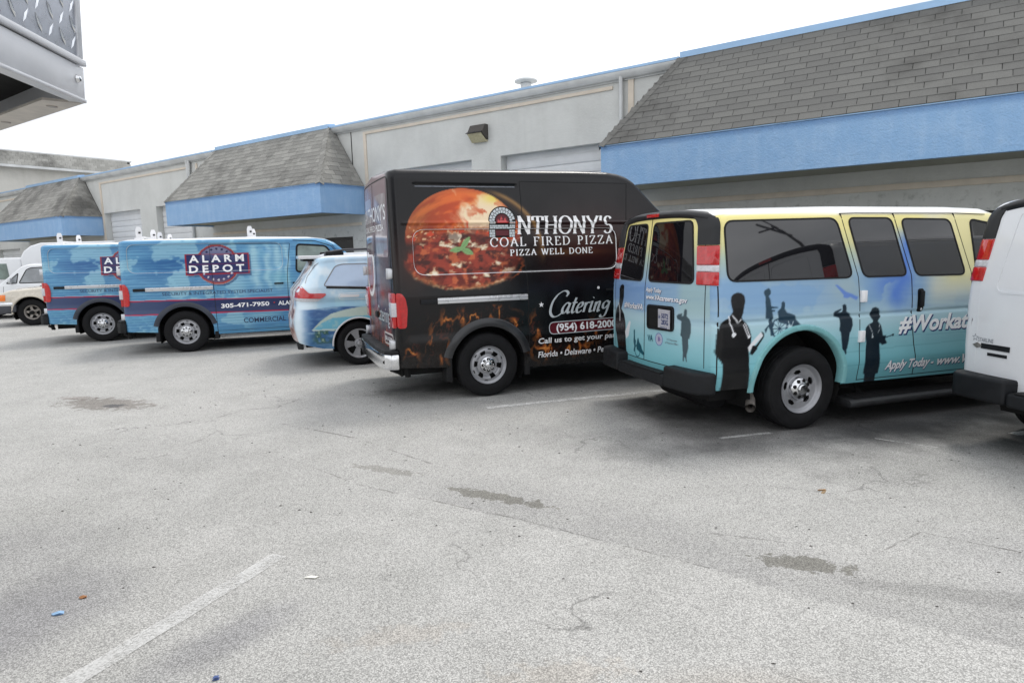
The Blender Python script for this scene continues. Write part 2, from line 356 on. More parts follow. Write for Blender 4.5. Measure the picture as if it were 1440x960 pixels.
for k in (3, 4): gline('parking_line', Vector((-.3, 7.07))+Vector((DX, DY))*3.5*(k-1)+_u*2.2, Vector((-.3, 7.07))+Vector((DX, DY))*3.5*(k-1)+_u*5.2, .09)
gline('parking_line', (-1.40, 3.58), (-2.1, 1.95), .105)

# ---- litter
def scrap(name, label, cat, x, y, pts, c, h=.012):
    m = plain(name+'_surface', c, .6, 0, .1, 60)
    b = MB(); n = len(pts); vs = [(px, py, .004+h*random.random()) for px, py in pts]+[(0, 0, h+.004)]
    b.add(vs, [(i, (i+1) % n, n) for i in range(n)])
    bb = [(px*.98, py*.98, .002) for px, py in pts]; b.add(bb, [tuple(range(n))[::-1]])
    tag(b.obj(name, m, None, loc=(x, y, 0)), label, cat)
scrap('paper_scrap', 'crumpled light blue scrap of paper on the asphalt left of the white line', 'litter', -2.30, 3.0, [(-.030, -.010), (-.012, -.020), (.016, -.013), (.030, -.004), (.022, .012), (.0, .017), (-.014, .008)], S(140, 176, 210))
scrap('dry_leaf', 'small curled orange-brown leaf on the asphalt behind the blue scrap', 'litter', -2.275, 3.15, [(-.018, -.01), (.0, -.016), (.02, -.004), (.012, .014), (-.012, .012)], S(160, 112, 74))
scrap('paper_scrap', 'flat white scrap of paper on the asphalt right of the white line', 'litter', -1.13, 3.31, [(-.04, -.01), (.03, -.018), (.042, .006), (-.01, .016)], S(225, 224, 216), .004)
scrap('paper_scrap', 'tiny dark blue scrap of paper at the bottom edge of the picture', 'litter', -1.27, 2.47, [(-.012, -.014), (.014, -.006), (.01, .012), (-.012, .012)], S(70, 90, 140))
scrap('wood_chip', 'thin tan splinter lying on the asphalt before the passenger van', 'litter', 2.19, 4.40, [(-.03, -.008), (.028, -.004), (.034, .006), (-.02, .008)], S(150, 115, 70), .006)
gr = MB()
for i in range(380):
    x = RNG.uniform(-4.5, 5.2); y = RNG.uniform(2.2, 9.5); a = RNG.uniform(0, 6.28); r = RNG.uniform(.002, .0065)*(1+.12*y)
    vs = [(x+r*(1+.5*(k % 2))*math.cos(a+k*1.257), y+r*.7*math.sin(a+k*1.257), .0015) for k in range(5)]+[(x, y, r*.7)]
    gr.add(vs, [(k, (k+1) % 5, 5) for k in range(5)])
tag(gr.obj('grit', plain('dark_grit', (.06, .055, .05), .8, 0, .5, 3)), 'loose dark grit and bits of gravel scattered over the asphalt', 'gravel', kind='stuff')

# ---- warehouse
def stucco(name, c, dirt=.10):
    g = NB(name); v = g.coord('Object'); P = g.n('ShaderNodeSeparateXYZ'); g.l(v, P.inputs[0])
    f = g.noise(v, .8, 6, .65); f2 = g.noise(g.coord('Object', (3, 3, .25)), 1.3, 5, .7)
    c1 = tuple(k*.86 for k in c)
    col = g.mix(g.ramp(f, .35, .7), c, c1)
    col = g.mix(g.math('MULTIPLY', g.ramp(f2, .48, .75), dirt), col, (c[0]*.55, c[1]*.56, c[2]*.52))
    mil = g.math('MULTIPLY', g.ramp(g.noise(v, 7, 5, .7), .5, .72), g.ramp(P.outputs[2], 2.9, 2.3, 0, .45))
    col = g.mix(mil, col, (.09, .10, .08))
    g.base(col, .85, 0, .25); h = g.math('ADD', g.noise(v, 5, 5, .6), g.math('MULTIPLY', g.noise(v, 22, 3, .6), .6))
    g.bump(h, .5, .02); return g.m
M['stucco'] = stucco('grey_stucco', S(207, 208, 205))
M['wall2'] = stucco('beige_stucco', S(200, 198, 192), .2)
M['tan'] = plain('tan_trim_paint', S(208, 197, 182), .6, 0, .08, 3)
M['gutter'] = plain('gutter_metal', S(196, 198, 198), .45, .2, .12, 2)
def bluepaint():
    g = NB('blue_fascia_paint'); v = g.coord('Object'); st = g.math('ADD', g.math('MULTIPLY', g.noise(g.coord('Object', (5, 5, .5)), 1.2, 6, .7), .45), g.math('MULTIPLY', g.noise(v, 2.6, 6, .7), .55))
    P = g.n('ShaderNodeSeparateXYZ'); g.l(v, P.inputs[0])
    c = g.mix(g.ramp(st, .4, .68), S(138, 176, 216), S(156, 188, 222)); c = g.mix(g.math('MULTIPLY', g.ramp(g.noise(v, 9, 5, .7), .6, .75), .35), c, S(96, 138, 188))
    top = g.math('MULTIPLY', g.ramp(g.math('ADD', P.outputs[2], g.math('MULTIPLY', st, .12)), 3.57, 3.66), .45)   # weather streaks below the shingle edge
    c = g.mix(top, c, S(72, 112, 168))
    g.base(c, .55, 0, .35); g.bump(g.math('ADD', g.noise(v, 13, 5, .65), g.noise(v, 45, 3, .6)), .9, .016); return g.m
M['blue'] = bluepaint()
M['flash'] = plain('blue_flashing', S(152, 186, 220), .35, .1, .08, 1.5)
def shinglemat(c0, c1):
    g = NB('asphalt_shingle'); v = g.coord('Object'); oi = g.n('ShaderNodeObjectInfo'); ge = g.n('ShaderNodeNewGeometry')
    rnd = g.math('FRACT', g.math('ADD', oi.outputs['Random'], ge.outputs['Random Per Island']))
    t = g.n('ShaderNodeVectorTransform', vector_type='POINT', convert_from='OBJECT', convert_to='WORLD'); tc_ = g.n('ShaderNodeTexCoord'); g.l(tc_.outputs['Object'], t.inputs[0])
    big = g.noise(t.outputs[0], .55, 5, .65)
    c = g.mix(g.ramp(rnd, 0, 1), c0, c1); c = g.mix(g.math('MULTIPLY', g.ramp(big, .48, .70), .75), c, S(78, 77, 75))
    c = g.mix(g.ramp(g.noise(t.outputs[0], 140, 3, .7), .35, .7, 0, .5), c, S(80, 79, 77))
    g.base(c, .9, 0, .2); g.bump(g.noise(t.outputs[0], 160, 3, .7), .5, .004); return g.m
M['shingle'] = shinglemat(S(112, 112, 110), S(122, 122, 119)); M['shingle_pale'] = shinglemat(S(140, 139, 135), S(162, 161, 156))
M['shingle_under'] = plain('shingle_felt', S(58, 57, 56), .9, 0, .2, 5)  # dark felt underlay below the shingle courses
M['soffit'] = plain('soffit_paint', S(150, 150, 138), .8, 0, .15, 1.5)
M['door_white'] = plain('roller_door_paint', S(214, 216, 218), .45, 0, .06, 2)
M['window_dark'] = plain('shop_glass', (.012, .014, .018), .04, 0, .1, 2, .6)
M['winframe'] = plain('dark_frame', S(40, 38, 38), .45, .3, .1, 6)

whs = thing('warehouse', 'long grey stucco warehouse with blue-banded shingle canopies and white roller doors', 'building', BW(0, WALL), PSI-PI)
whs.rotation_euler = (0, R(-.35), PSI-PI)
# local frame: x = -s (to the right), y = depth into the building, z up
EAVE = 5.17
doors = [(9.63, 12.58, 3.98, 0), (5.83, 8.78, 3.98, 0), (25.5, 28.35, 3.78, 0), (21.95, 24.33, 3.80, 0), (37.4, 40.3, 2.62, .6), (-10.4, -7.4, 3.98, 0)]
wins = [(13.9, 17.2, .9, 2.33), (29.9, 32.5, .9, 2.3), (-1.8, 2.2, .9, 2.2)]
holes = [(-b, -a, 0, t) for a, b, t, _ in doors]+[(-b, -a, z0, z1) for a, b, z0, z1 in wins]
xs = sorted({-44.0, 14.0}|{h[0] for h in holes}|{h[1] for h in holes}); zs = sorted({-.3, 0.0, EAVE}|{h[2] for h in holes}|{h[3] for h in holes})
wl = MB()
for i in range(len(xs)-1):                            # wall cells merged upwards between openings
    run = None
    for j in range(len(zs)-1):
        cx, cz = (xs[i]+xs[i+1])/2, (zs[j]+zs[j+1])/2
        solid = not any(h[0] < cx < h[1] and h[2] < cz < h[3] for h in holes)
        if solid: run = (run[0] if run else zs[j], zs[j+1])
        if run and (not solid or j == len(zs)-2):
            wl.box(xs[i], 0, run[0], xs[i+1], .30, run[1]); run = None
wl.obj('wall', M['stucco'], whs)
bk = MB(); bk.box(-44, 17, 0, 14, 17.2, EAVE); bk.box(-44.0, .3, 0, -43.8, 17, EAVE); bk.box(13.8, .3, 0, 14, 17, EAVE); bk.obj('back_wall', M['stucco'], whs)
rf = MB(); rf.prism([(-.04, EAVE+.02), (8.6, EAVE+.42), (17.3, EAVE+.02), (17.3, EAVE-.05), (-.04, EAVE-.05)], 0, -44.05, 14.05); rf.obj('roof', M['gutter'], whs)
for a, b, t, z0 in doors:
    d = MB(); d.box(-b-.02, .24, z0, -a+.02, .26, t+.02); dp = d.obj('roller_door', M['door_white'], whs)
    n = int((t-z0)/.215); b0 = MB(); b0.prism([(.0, 0), (-.022, .012), (-.03, .06), (-.03, .150), (-.022, .198), (.0, .207)], 0, -b+.02, -a-.02)
    sm = b0.mesh('slat')
    for k in range(n+1):
        if z0+k*.215+.2 < t+.04: link('slat', sm, M['door_white'], dp, loc=(0, .238, z0+k*.215))
for a, b, z0, z1 in wins:
    d = MB(); d.box(-b, .10, z0, -a, .12, z1); wn = d.obj('window', M['window_dark'], whs); f = MB()
    for x0, x1 in ((-b, -b+.06), (-a-.06, -a), (-(a+b)/2-.03, -(a+b)/2+.03)): f.box(x0, .05, z0+.0, x1, .098, z1)
    f.box(-b+.062, .052, z1-.08, -a-.062, .096, z1-.002); f.box(-b+.062, .052, z0+.002, -a-.062, .096, z0+.08); f.obj('window_frame', M['winframe'], wn)
# gutter and eave flashing between the canopies
gaps = [(-14.0, -3.95), (4.50, 14.42), (19.95, 29.85), (35.25, 44.0)]
for a, b in gaps:
    g_ = MB(); g_.prism([(-.002, 5.13), (-.10, 5.15), (-.15, 5.22), (-.16, 5.285), (-.145, 5.285), (-.14, 5.27), (-.002, 5.27)], 0, -b, -a)
    g_.obj('gutter', M['gutter'], whs, bevel=.004)
    k_ = MB(); k_.prism([(-.168, 5.288), (-.168, 5.335), (.25, 5.362), (.25, 5.34), (-.12, 5.31), (-.12, 5.288)], 0, -b, -a); k_.obj('eave_flashing', M['flash'], whs)
def strip(name, s0, s1, z0, z1, mat, pr=.03): b = MB(); b.box(-s1, -pr, z0, -s0, .002, z1); return b.obj(name, mat, whs, bevel=.004)
strip('tan_trim', 5.93, 13.15, 4.99, 5.06, M['tan']); strip('tan_trim', 13.15, 13.25, 2.6, 5.06, M['tan']); strip('tan_trim', 5.47, 5.59, 3.9, 5.12, M['tan'])
strip('tan_trim', 21.8, 28.4, 4.93, 5.0, M['tan']); strip('tan_trim', 28.4, 28.52, 2.6, 5.0, M['tan']); strip('tan_trim', 21.35, 21.45, 4.2, 5.05, M['tan'])
strip('tan_trim', 36.4, 43.9, 4.93, 5.0, M['tan'])
strip('tan_trim', -3.5, 5.3, 2.60, 2.70, M['tan'], .04); strip('tan_trim', 13.5, 20.7, 2.62, 2.70, M['tan'], .04); strip('tan_trim', 28.7, 36.0, 2.5, 2.58, M['tan'], .04)
def downspout(s, z0, kink=None, r=.045):
    b = MB(); pts = [(-s, -.09, 5.2), (-s, -.075, 5.0)]+([(-s-.08, -.06, 4.55)] if kink else [])+[(-s-(.08 if kink else 0), -.06, z0)]
    b.tube(pts, r, 10); b.obj('downspout', M['gutter'], whs, 40)
downspout(5.72, 3.4); downspout(21.75, 4.2, True); downspout(21.86, .2, r=.05); downspout(35.8, 4.3)
cj = MB(); cj.box(-13.75, -.006, 4.2, -13.72, .001, 5.12); cj.obj('control_joint', M['winframe'], whs)
# roof vent
rv = MB(); rv.lathe_y([(0, 0), (.13, 0), (.13, .34), (.125, .36)], 20); rv2 = MB(); rv2.lathe_y([(.0, .50), (.12, .49), (.27, .43), (.275, .40), (.14, .37), (.0, .37)], 24)
v_ = rv.obj('roof_vent', M['gutter'], whs, 40, loc=(-8.62, .9, 5.36), rot=(PI/2, 0, 0)); rv2.obj('vent_cap', M['gutter'], v_, 40)

SH_W, SH_E = .333, .150
shm = MB(); shm.box(.004, .0, 0, SH_W-.004, .185, .008); shm = shm.mesh('shingle')
def canopy(s0, s1, r0, r1, per_object):
    """mansard canopy over bay fronts: s0..s1 at the fascia, r0..r1 at the ridge (s grows to the left)"""
    fy, ry, z0, z1, zr = -1.5, -.14, 2.905, 3.63, 5.32
    x0, x1 = -s1, -s0; q0, q1 = -r1, -r0
    fa = MB(); fa.prism([(x0, 0), (x0, fy), (x1, fy), (x1, 0), (x1-.12, 0), (x1-.12, fy+.12), (x0+.12, fy+.12), (x0+.12, 0)], 2, z0, z1)
    cp = fa.obj('canopy', M['blue'], whs)
    so_ = MB(); so_.box(x0+.12, fy+.12, z0+.04, x1-.12, -.002, z0+.06); so_.obj('soffit', M['soffit'], cp)
    lip = MB(); lip.prism([(x0-.02, .0), (x0-.02, fy-.02), (x1+.02, fy-.02), (x1+.02, 0)], 2, z1+.003, z1+.02); lip.obj('drip_edge', M['flash'], cp)
    zb = z1+.022; A, B = Vector((x0-.01, fy-.01, zb)), Vector((x1+.01, fy-.01, zb)); C_, D_ = Vector((q1, ry, zr)), Vector((q0, ry, zr))
    E_, F_ = Vector((x0-.01, 0, zb)), Vector((x1+.01, 0, zb)); dk = MB()
    G_, H_ = Vector((q0, 0, zr)), Vector((q1, 0, zr))
    dk.add([A, B, C_, D_, E_, F_, G_, H_], [(0, 1, 2, 3), (0, 3, 6, 4), (1, 5, 7, 2), (3, 2, 7, 6), (0, 4, 5, 1)]); rd = dk.obj('roof_deck', M['shingle_under'], cp)
    cap = MB(); cap.prism([(ry-.06, zr-.03), (ry-.065, zr+.075), (ry+.2, zr+.12), (ry+.2, zr+.0), (ry+.02, zr-.005)], 0, q0-.02, q1+.02); cap.obj('ridge_flashing', M['flash'], cp)
    stuff = MB(); done = []
    def face(P, Q, P2, Q2, ex):
        """shingle courses on the slope P-Q (bottom) to P2-Q2 (top)"""
        ux = (Q-P).normalized(); nrm = ux.cross(P2-P).normalized(); uy = nrm.cross(ux)
        if nrm.z < 0: nrm = -nrm
        L = (P2-P).dot(uy); wid = (Q-P).length; a0 = (P2-P).dot(ux); a1 = (Q2-P).dot(ux); rows = int(L/SH_E)
        tilt = Matrix.Rotation(R(2.6), 4, 'X')
        for rI in range(rows+1):
            v0 = rI*SH_E-.015; t = min(1, (v0+.07)/L); lo = a0*t-.02+(0 if (P-Q).length > 3 else .05); hi = wid+(a1-wid)*t+.02-(0 if (P-Q).length > 3 else .05)
            off = (rI % 2)*SH_W/2+(.05 if rI % 3 == 0 else 0); k = math.floor((lo-off)/SH_W)
            while off+k*SH_W < hi:
                u0 = off+k*SH_W; u1 = u0+SH_W; k += 1
                full = u0 >= lo and u1 <= hi
                c0, c1 = max(u0, lo), min(u1, hi)
                if c1-c0 < .05: continue
                jit = random.uniform(-.004, .004)
                base = P+ux*c0+uy*(v0+jit)+nrm*.016
                Mx = Matrix((ux, uy, nrm)).transposed().to_4x4(); Mx.translation = base
                Mx = Mx @ Matrix.Rotation(R(-2.2+random.uniform(-.4, .4)), 4, 'X') @ Matrix.Rotation(R(random.uniform(-.35, .35)), 4, 'Z')
                ln = min(.185, L-v0)
                if ln < .03: continue
                sc = ((c1-c0)/SH_W, ln/.185, 1)
                if ex and len(done) < 300 and P.x+c0 > -6 and P.x+c0 < 1.6 and (P-Q).length > 3:
                    o = link('shingle', shm, M['shingle'], cp); o.matrix_local = Mx @ Matrix.Diagonal((sc[0], sc[1], 1, 1)); done.append(o)
                else:
                    pts = [Mx @ Vector((a*sc[0], b*sc[1], c)) for a, b, c in ((.004, 0, 0), (SH_W-.004, 0, 0), (SH_W-.004, .185, 0), (.004, .185, 0), (.004, 0, .008), (SH_W-.004, 0, .008), (SH_W-.004, .185, .008), (.004, .185, .008))]
                    stuff.add(pts, [(0, 3, 2, 1), (4, 5, 6, 7), (0, 1, 5, 4), (1, 2, 6, 5), (2, 3, 7, 6), (3, 0, 4, 7)])
    face(A, B, D_, C_, per_object); face(B, F_, C_, H_, False); face(E_, A, G_, D_, False)
    for P, Q in ((A, D_), (B, C_)):                                   # folded caps along the hips
        d = (Q-P); n = int(d.length/.15); u = d.normalized(); sx = 1 if P is B else -1
        nF = Vector((1, 0, 0)).cross(D_-A).normalized(); nF = nF if nF.z > 0 else -nF
        nE = Vector((0, 1, 0)).cross(u).normalized(); nE = nE if nE.x*sx > 0 else -nE
        a = nF.cross(u).normalized(); a = a if a.x*sx < 0 else -a
        b = nE.cross(u).normalized(); b = b if b.y > 0 else -b
        um = (nF+nE).normalized()
        for i in range(n+1):
            p = P+u*(i*.15-.02); q = p+u*.19; q = q if (q-P).length < d.length else Q
            pts = [p+um*.030, p+a*.12+nF*.029, p+b*.12+nE*.020, q+um*.026, q+a*.12+nF*.025, q+b*.12+nE*.018]; pts += [k_-um*.012 for k_ in pts[:3]]
            stuff.add(pts, [(0, 1, 4, 3), (0, 3, 5, 2), (0, 6, 7, 1), (0, 2, 8, 6)])
    st = stuff.obj('shingle', M['shingle' if per_object else 'shingle_pale'], cp); st['kind'] = 'stuff'; st['label'] = 'remaining grey shingles and hip caps of this canopy'
    return cp
canopy(-3.9, 5.47, -2.9, 4.44, True)
canopy(13.34, 20.82, 14.45, 19.9, False)
canopy(28.55, 36.2, 29.9, 35.2, False)

# ---- wall lamp
lp = thing('wall_lamp', 'dark bronze floodlight box on the grey wall between the two tall roller doors', 'lamp', BW(9.36, WALL-.001, 4.47), PSI-PI)
b = MB(); b.prism([(0, -.14), (0, .20), (-.12, .20), (-.24, .02), (-.24, -.02), (-.06, -.14)], 0, -.22, .22); b.obj('housing', plain('lamp_bronze', S(70, 66, 62), .5, .2, .15, 10), lp, bevel=.008)
b = MB(); b.prism([(-.25, .0), (-.25, -.03), (-.09, -.19), (-.0, -.19), (-.0, -.145), (-.063, -.145), (-.243, -.025), (-.243, .0)], 0, -.20, .20); b.obj('lens', plain('lamp_glass', S(190, 182, 150), .15, 0, .1, 20, .6), lp, bevel=.006)
b = MB(); b.prism([(-.245, .03), (-.30, -.0), (-.30, -.012), (-.242, .012)], 0, -.225, .225); b.obj('visor', M['winframe'], lp)

# ---- far building closing the lot on the left
S0 = 43.0
fb = thing('office_building', 'low far building with a shingled mansard band behind the left end of the warehouse', 'building', BW(S0, 0), PSI-PI)
# local: x = -(s-S0), y = out, z
b = MB(); b.box(-14, -22, 0, 0, 20.3, 7.0); b.obj('wall', M['wall2'], fb)
b = MB(); b.prism([(.55, 6.95), (.55, 7.02), (.22, 7.72), (-14.5, 7.72), (-14.5, 6.95)], 1, -22.3, 20.6); dk = b.obj('roof', M['shingle_under'], fb)
b = MB(); b.box(-.1, -22.4, 7.72, .27, 20.7, 7.80); b.obj('roof_edge', M['gutter'], fb); b = MB(); b.box(.40, -22.4, 6.86, .60, 20.7, 6.99); b.obj('fascia', M['gutter'], fb)
sh = MB()
for rI in range(5):
    z = 7.0+rI*.145; x = .565-rI*.0685
    for k in range(128):
        y = -22.2+k*.333+(rI % 2)*.166
        sh.box(x-.03, y, z, x+.012+random.uniform(0, .006), y+.325, z+.15)
st = sh.obj('shingle', shinglemat(S(176, 175, 170), S(196, 195, 190)), fb); st['kind'] = 'stuff'
for k in range(4):
    b = MB(); b.box(-.02, -18+k*8, 1.0, .012, -15+k*8, 2.4); wn = b.obj('window', M['window_dark'], fb)
    b = MB(); b.box(.013, -18+k*8, 2.4, .04, -15+k*8, 2.46); b.box(.013, -18+k*8, .94, .04, -15+k*8, 1.0); b.obj('window_frame', M['winframe'], wn)
# ================================================================= VEHICLE TOOLKIT
# vehicle frame: x forward from the rear axle, y to the left, z up; the right-hand side is y < 0
class Shell:
    def __init__(s, xr, xf, top, sill, Wz, rc=.09, rcf=.3, rr=.10, lean=None, bulge=.03, press=None):
        s.xr, s.xf, s.rc, s.rcf, s.rr, s.bulge = xr, xf, rc, rcf, rr, bulge
        s.tx, s.tz = map(np.array, zip(*top)); s.sx, s.sz = map(np.array, zip(*sill)); s.wz, s.wy = map(np.array, zip(*Wz))
        s.lean_ = lean; s.press = press
    def top(s, x): return np.interp(x, s.tx, s.tz)
    def sill(s, x): return np.interp(x, s.sx, s.sz)
    def inset(s, x):
        d = np.clip(s.rc-(x-s.xr), 0, s.rc); a = s.rc-np.sqrt(np.maximum(s.rc**2-d**2, 0))
        d2 = np.clip(s.rcf-(s.xf-x), 0, s.rcf); return a+(s.rcf-np.sqrt(np.maximum(s.rcf**2-d2**2, 0)))*.8
    def lean(s, x, z):
        if s.lean_ is None: return 0*x
        lz, lv, fall = s.lean_; return np.interp(z, lz, lv)*np.clip(1-(x-s.xr)/fall, 0, 1)
    def W(s, z): return np.interp(z, s.wz, s.wy)
    def sy(s, x, z):
        """half width at a real (x, z) on the side"""
        p = np.asarray(x, float); x0 = p.copy() if p.ndim else p
        for _ in range(3): x0 = p-s.lean(x0, z)
        y = s.W(z)-s.inset(x0)
        if s.press is not None: y = y-s.press(p, np.asarray(z, float))
        return y
    def rx(s, y, z):
        w0 = np.maximum(s.W(z)-s.rc, .2); return s.xr-s.bulge*(1-np.clip(y/w0, -1, 1)**2)+s.lean(np.full(np.shape(y), s.xr), z)
    def half(s, sgn, xs, dz, nroof=10):
        zt = s.top(xs); zb = s.sill(xs); rr = np.minimum(s.rr, (zt-zb)*.35); zs = zt-rr
        nz_ = max(4, int(np.max(zs-zb)/dz)); v = np.linspace(0, 1, nz_+1)
        Z = zb[:, None]+(zs-zb)[:, None]*v[None]; X = np.repeat(xs[:, None], nz_+1, 1)
        Y = s.W(Z)-s.inset(X)
        if s.press is not None: Y = Y-s.press(X, Z)
        w1 = Y[:, -1]; a = np.linspace(0, PI/2, 9)[1:]
        # shoulder arc then a crowned roof
        Za = zs[:, None]+rr[:, None]*np.sin(a)[None]; Ya = w1[:, None]-rr[:, None]*(1-np.cos(a))[None]
        k = np.linspace(0, 1, nroof+1)[1:]; Yc = (w1-rr)[:, None]*(1-k)[None]; Zc = zt[:, None]+(.035*(1-(1-k)**2))[None]
        Z = np.concatenate([Z, Za, Zc], 1); Y = np.concatenate([Y, Ya, Yc], 1); X = np.repeat(xs[:, None], Z.shape[1], 1)
        X = X+s.lean(X, Z)
        return X, sgn*Y, Z, nz_
    def build(s, parent, mat, xs_f, dz, xs_c, sidecol, rearcol, arches=(), regions=(), both=False, capn=90, frontcol=None):
        """regions: list of (name, fn(x,z)->bool, material or None) cut out of the right side as objects of their own"""
        XS = [('R', -1, np.array(xs_f), dz), ('L', 1, np.array(xs_f if both else xs_c), dz if both else .05)]
        Vs = []; Fs = []; Cs = []; regs = []; off = 0
        def grid(X, Y, Z, col, flip, cut):
            nonlocal off
            n, m = X.shape; idx = np.arange(n*m).reshape(n, m)
            q = np.stack([idx[:-1, :-1], idx[1:, :-1], idx[1:, 1:], idx[:-1, 1:]], -1).reshape(-1, 4)
            if flip: q = q[:, ::-1]
            V = np.stack([X, Y, Z], -1).reshape(-1, 3)
            cen = V[q].mean(1); keep = np.ones(len(q), bool)
            if cut:
                for ax, az, ar in arches:
                    r = np.hypot(cen[:, 0]-ax, cen[:, 2]-az); keep &= ~((r < ar) & (cen[:, 2] < az+ar))
            q = q[keep]; cen = cen[keep]
            if cut:
                for ax, az, ar in arches:
                    r = np.hypot(V[:, 0]-ax, V[:, 2]-az); mk = (r < ar) & (r > ar*.8); f = (ar/np.maximum(r, 1e-6))[mk]
                    V[mk, 0] = ax+(V[mk, 0]-ax)*f; V[mk, 2] = az+(V[mk, 2]-az)*f
            Vs.append(V); Fs.append(q+off); Cs.append(col(V)); off += len(V); return cen
        sid = []
        for nm, sgn, xs, d in XS:
            X, Y, Z, nzr = s.half(sgn, xs, d)
            sid.append((nm, grid(X, Y, Z, lambda V: sidecol(V[:, 0], V[:, 2], V[:, 1]), sgn > 0, True)))
            if nm == 'R': X0, Y0, Z0, XE, YE, ZE = X[0], Y[0], Z[0], X[-1], Y[-1], Z[-1]
        t = np.linspace(-1, 1, capn+1)[:, None]                                     # rear face
        Yc = -Y0[None]*t*-1; Yc = Y0[None]*t; Zc = np.repeat(Z0[None], capn+1, 0); Xc = X0[None]-s.bulge*(1-t**2)
        zmid = Z0[None]; cr_ = 0
        ci = grid(Xc, Yc, Zc, lambda V: rearcol(V[:, 1], V[:, 2]), True, False)
        t = np.linspace(-1, 1, 13)[:, None]
        Yc = YE[None]*t; Zc = np.repeat(ZE[None], 13, 0); Xc = XE[None]+.06*(1-t**2)
        grid(Xc, Yc, Zc, (lambda V: frontcol(V)) if frontcol else (lambda V: sidecol(V[:, 0], V[:, 2], V[:, 1])), False, False)
        V = np.concatenate(Vs); C_ = nlin(np.concatenate(Cs)); Fq = np.concatenate(Fs); cen = V[Fq].mean(1)
        lab = np.zeros(len(Fq), int)
        for i, (nm, fn, mt) in enumerate(regions): lab[fn(cen[:, 0], cen[:, 1], cen[:, 2])] = i+1
        outp = {}
        for i in range(len(regions)+1):
            f = Fq[lab == i]
            if not len(f): continue
            u, inv = np.unique(f, return_inverse=True); nm = 'body' if i == 0 else regions[i-1][0]
            o = link(nm, np_mesh(nm, V[u], inv.reshape(-1, 4), C_[u]), (regions[i-1][2] if i and regions[i-1][2] else mat), parent); outp[nm] = o
        return outp
    # ----- things that lie on the shell
    def on_side(s, P, off, sgn=-1): P = np.asarray(P, float); return np.stack([P[:, 0], sgn*(s.sy(P[:, 0], P[:, 1])+off), P[:, 1]], -1)
    def on_rear(s, P, off): P = np.asarray(P, float); return np.stack([s.rx(P[:, 0], P[:, 1])-off, P[:, 0], P[:, 1]], -1)

def rounded(poly, r, n=5):
    """corner-rounded outline of a convex polygon"""
    o = []; k = len(poly)
    for i in range(k):
        p = Vector(poly[i]); a = (Vector(poly[i-1])-p); b = (Vector(poly[(i+1) % k])-p); rr = min(r, a.length*.45, b.length*.45)
        p0 = p+a.normalized()*rr; p1 = p+b.normalized()*rr
        for j in range(n+1):
            t = j/n; q = p0*(1-t)**2+p*2*t*(1-t)+p1*t*t; o.append((q.x, q.y))
    return o
def dense(o, d=.05):
    r = []
    for i in range(len(o)):
        a, b = Vector(o[i]), Vector(o[(i+1) % len(o)]); n = max(1, int((b-a).length/d))
        r += [tuple(a+(b-a)*j/n) for j in range(n)]
    return r
def patch(place, outline, off, name, mat, parent, rings=5, depth=.02):
    """pane or panel that follows the body; place(P, off) -> 3-D"""
    o = np.array(dense(outline)); c = o.mean(0); n = len(o); P = [c+(o-c)*(k/rings) for k in range(1, rings+1)]
    V = np.concatenate([place(c[None], off)]+[place(p, off) for p in P]+[place(o, off-depth)]); b = MB()
    fs = [(0, 1+j, 1+(j+1) % n) for j in range(n)]
    for k in range(rings): fs += [(1+k*n+j, 1+(k+1)*n+j, 1+(k+1)*n+(j+1) % n, 1+k*n+(j+1) % n) for j in range(n)]
    b.add(V, fs); return b.obj(name, mat, parent, 40)
def band(place, outline, wd, off, name, mat, parent, closed=True, depth=.012):
    """raised strip along an outline: seals, frames, seams, mouldings"""
    o = np.array(dense(outline, .06) if closed else sum([[tuple(np.array(a)+(np.array(b)-np.array(a))*t) for t in np.linspace(0, 1, max(2, int(np.hypot(b[0]-a[0], b[1]-a[1])/.06)), endpoint=False)] for a, b in zip(outline[:-1], outline[1:])], [])+[tuple(outline[-1])])
    n = len(o); d = (np.roll(o, -1, 0)-np.roll(o, 1, 0)) if closed else np.gradient(o, axis=0)
    d = d/np.maximum(np.linalg.norm(d, axis=1, keepdims=True), 1e-9); nn = np.stack([-d[:, 1], d[:, 0]], -1)*wd/2
    V = np.concatenate([place(o+nn, off-depth), place(o+nn, off), place(o-nn, off), place(o-nn, off-depth)]); fs = []
    for k in range(3):
        for j in range(n if closed else n-1): fs.append((k*n+j, k*n+(j+1) % n, (k+1)*n+(j+1) % n, (k+1)*n+j))
    b = MB(); b.add(V, fs); return b.obj(name, mat, parent, 50)

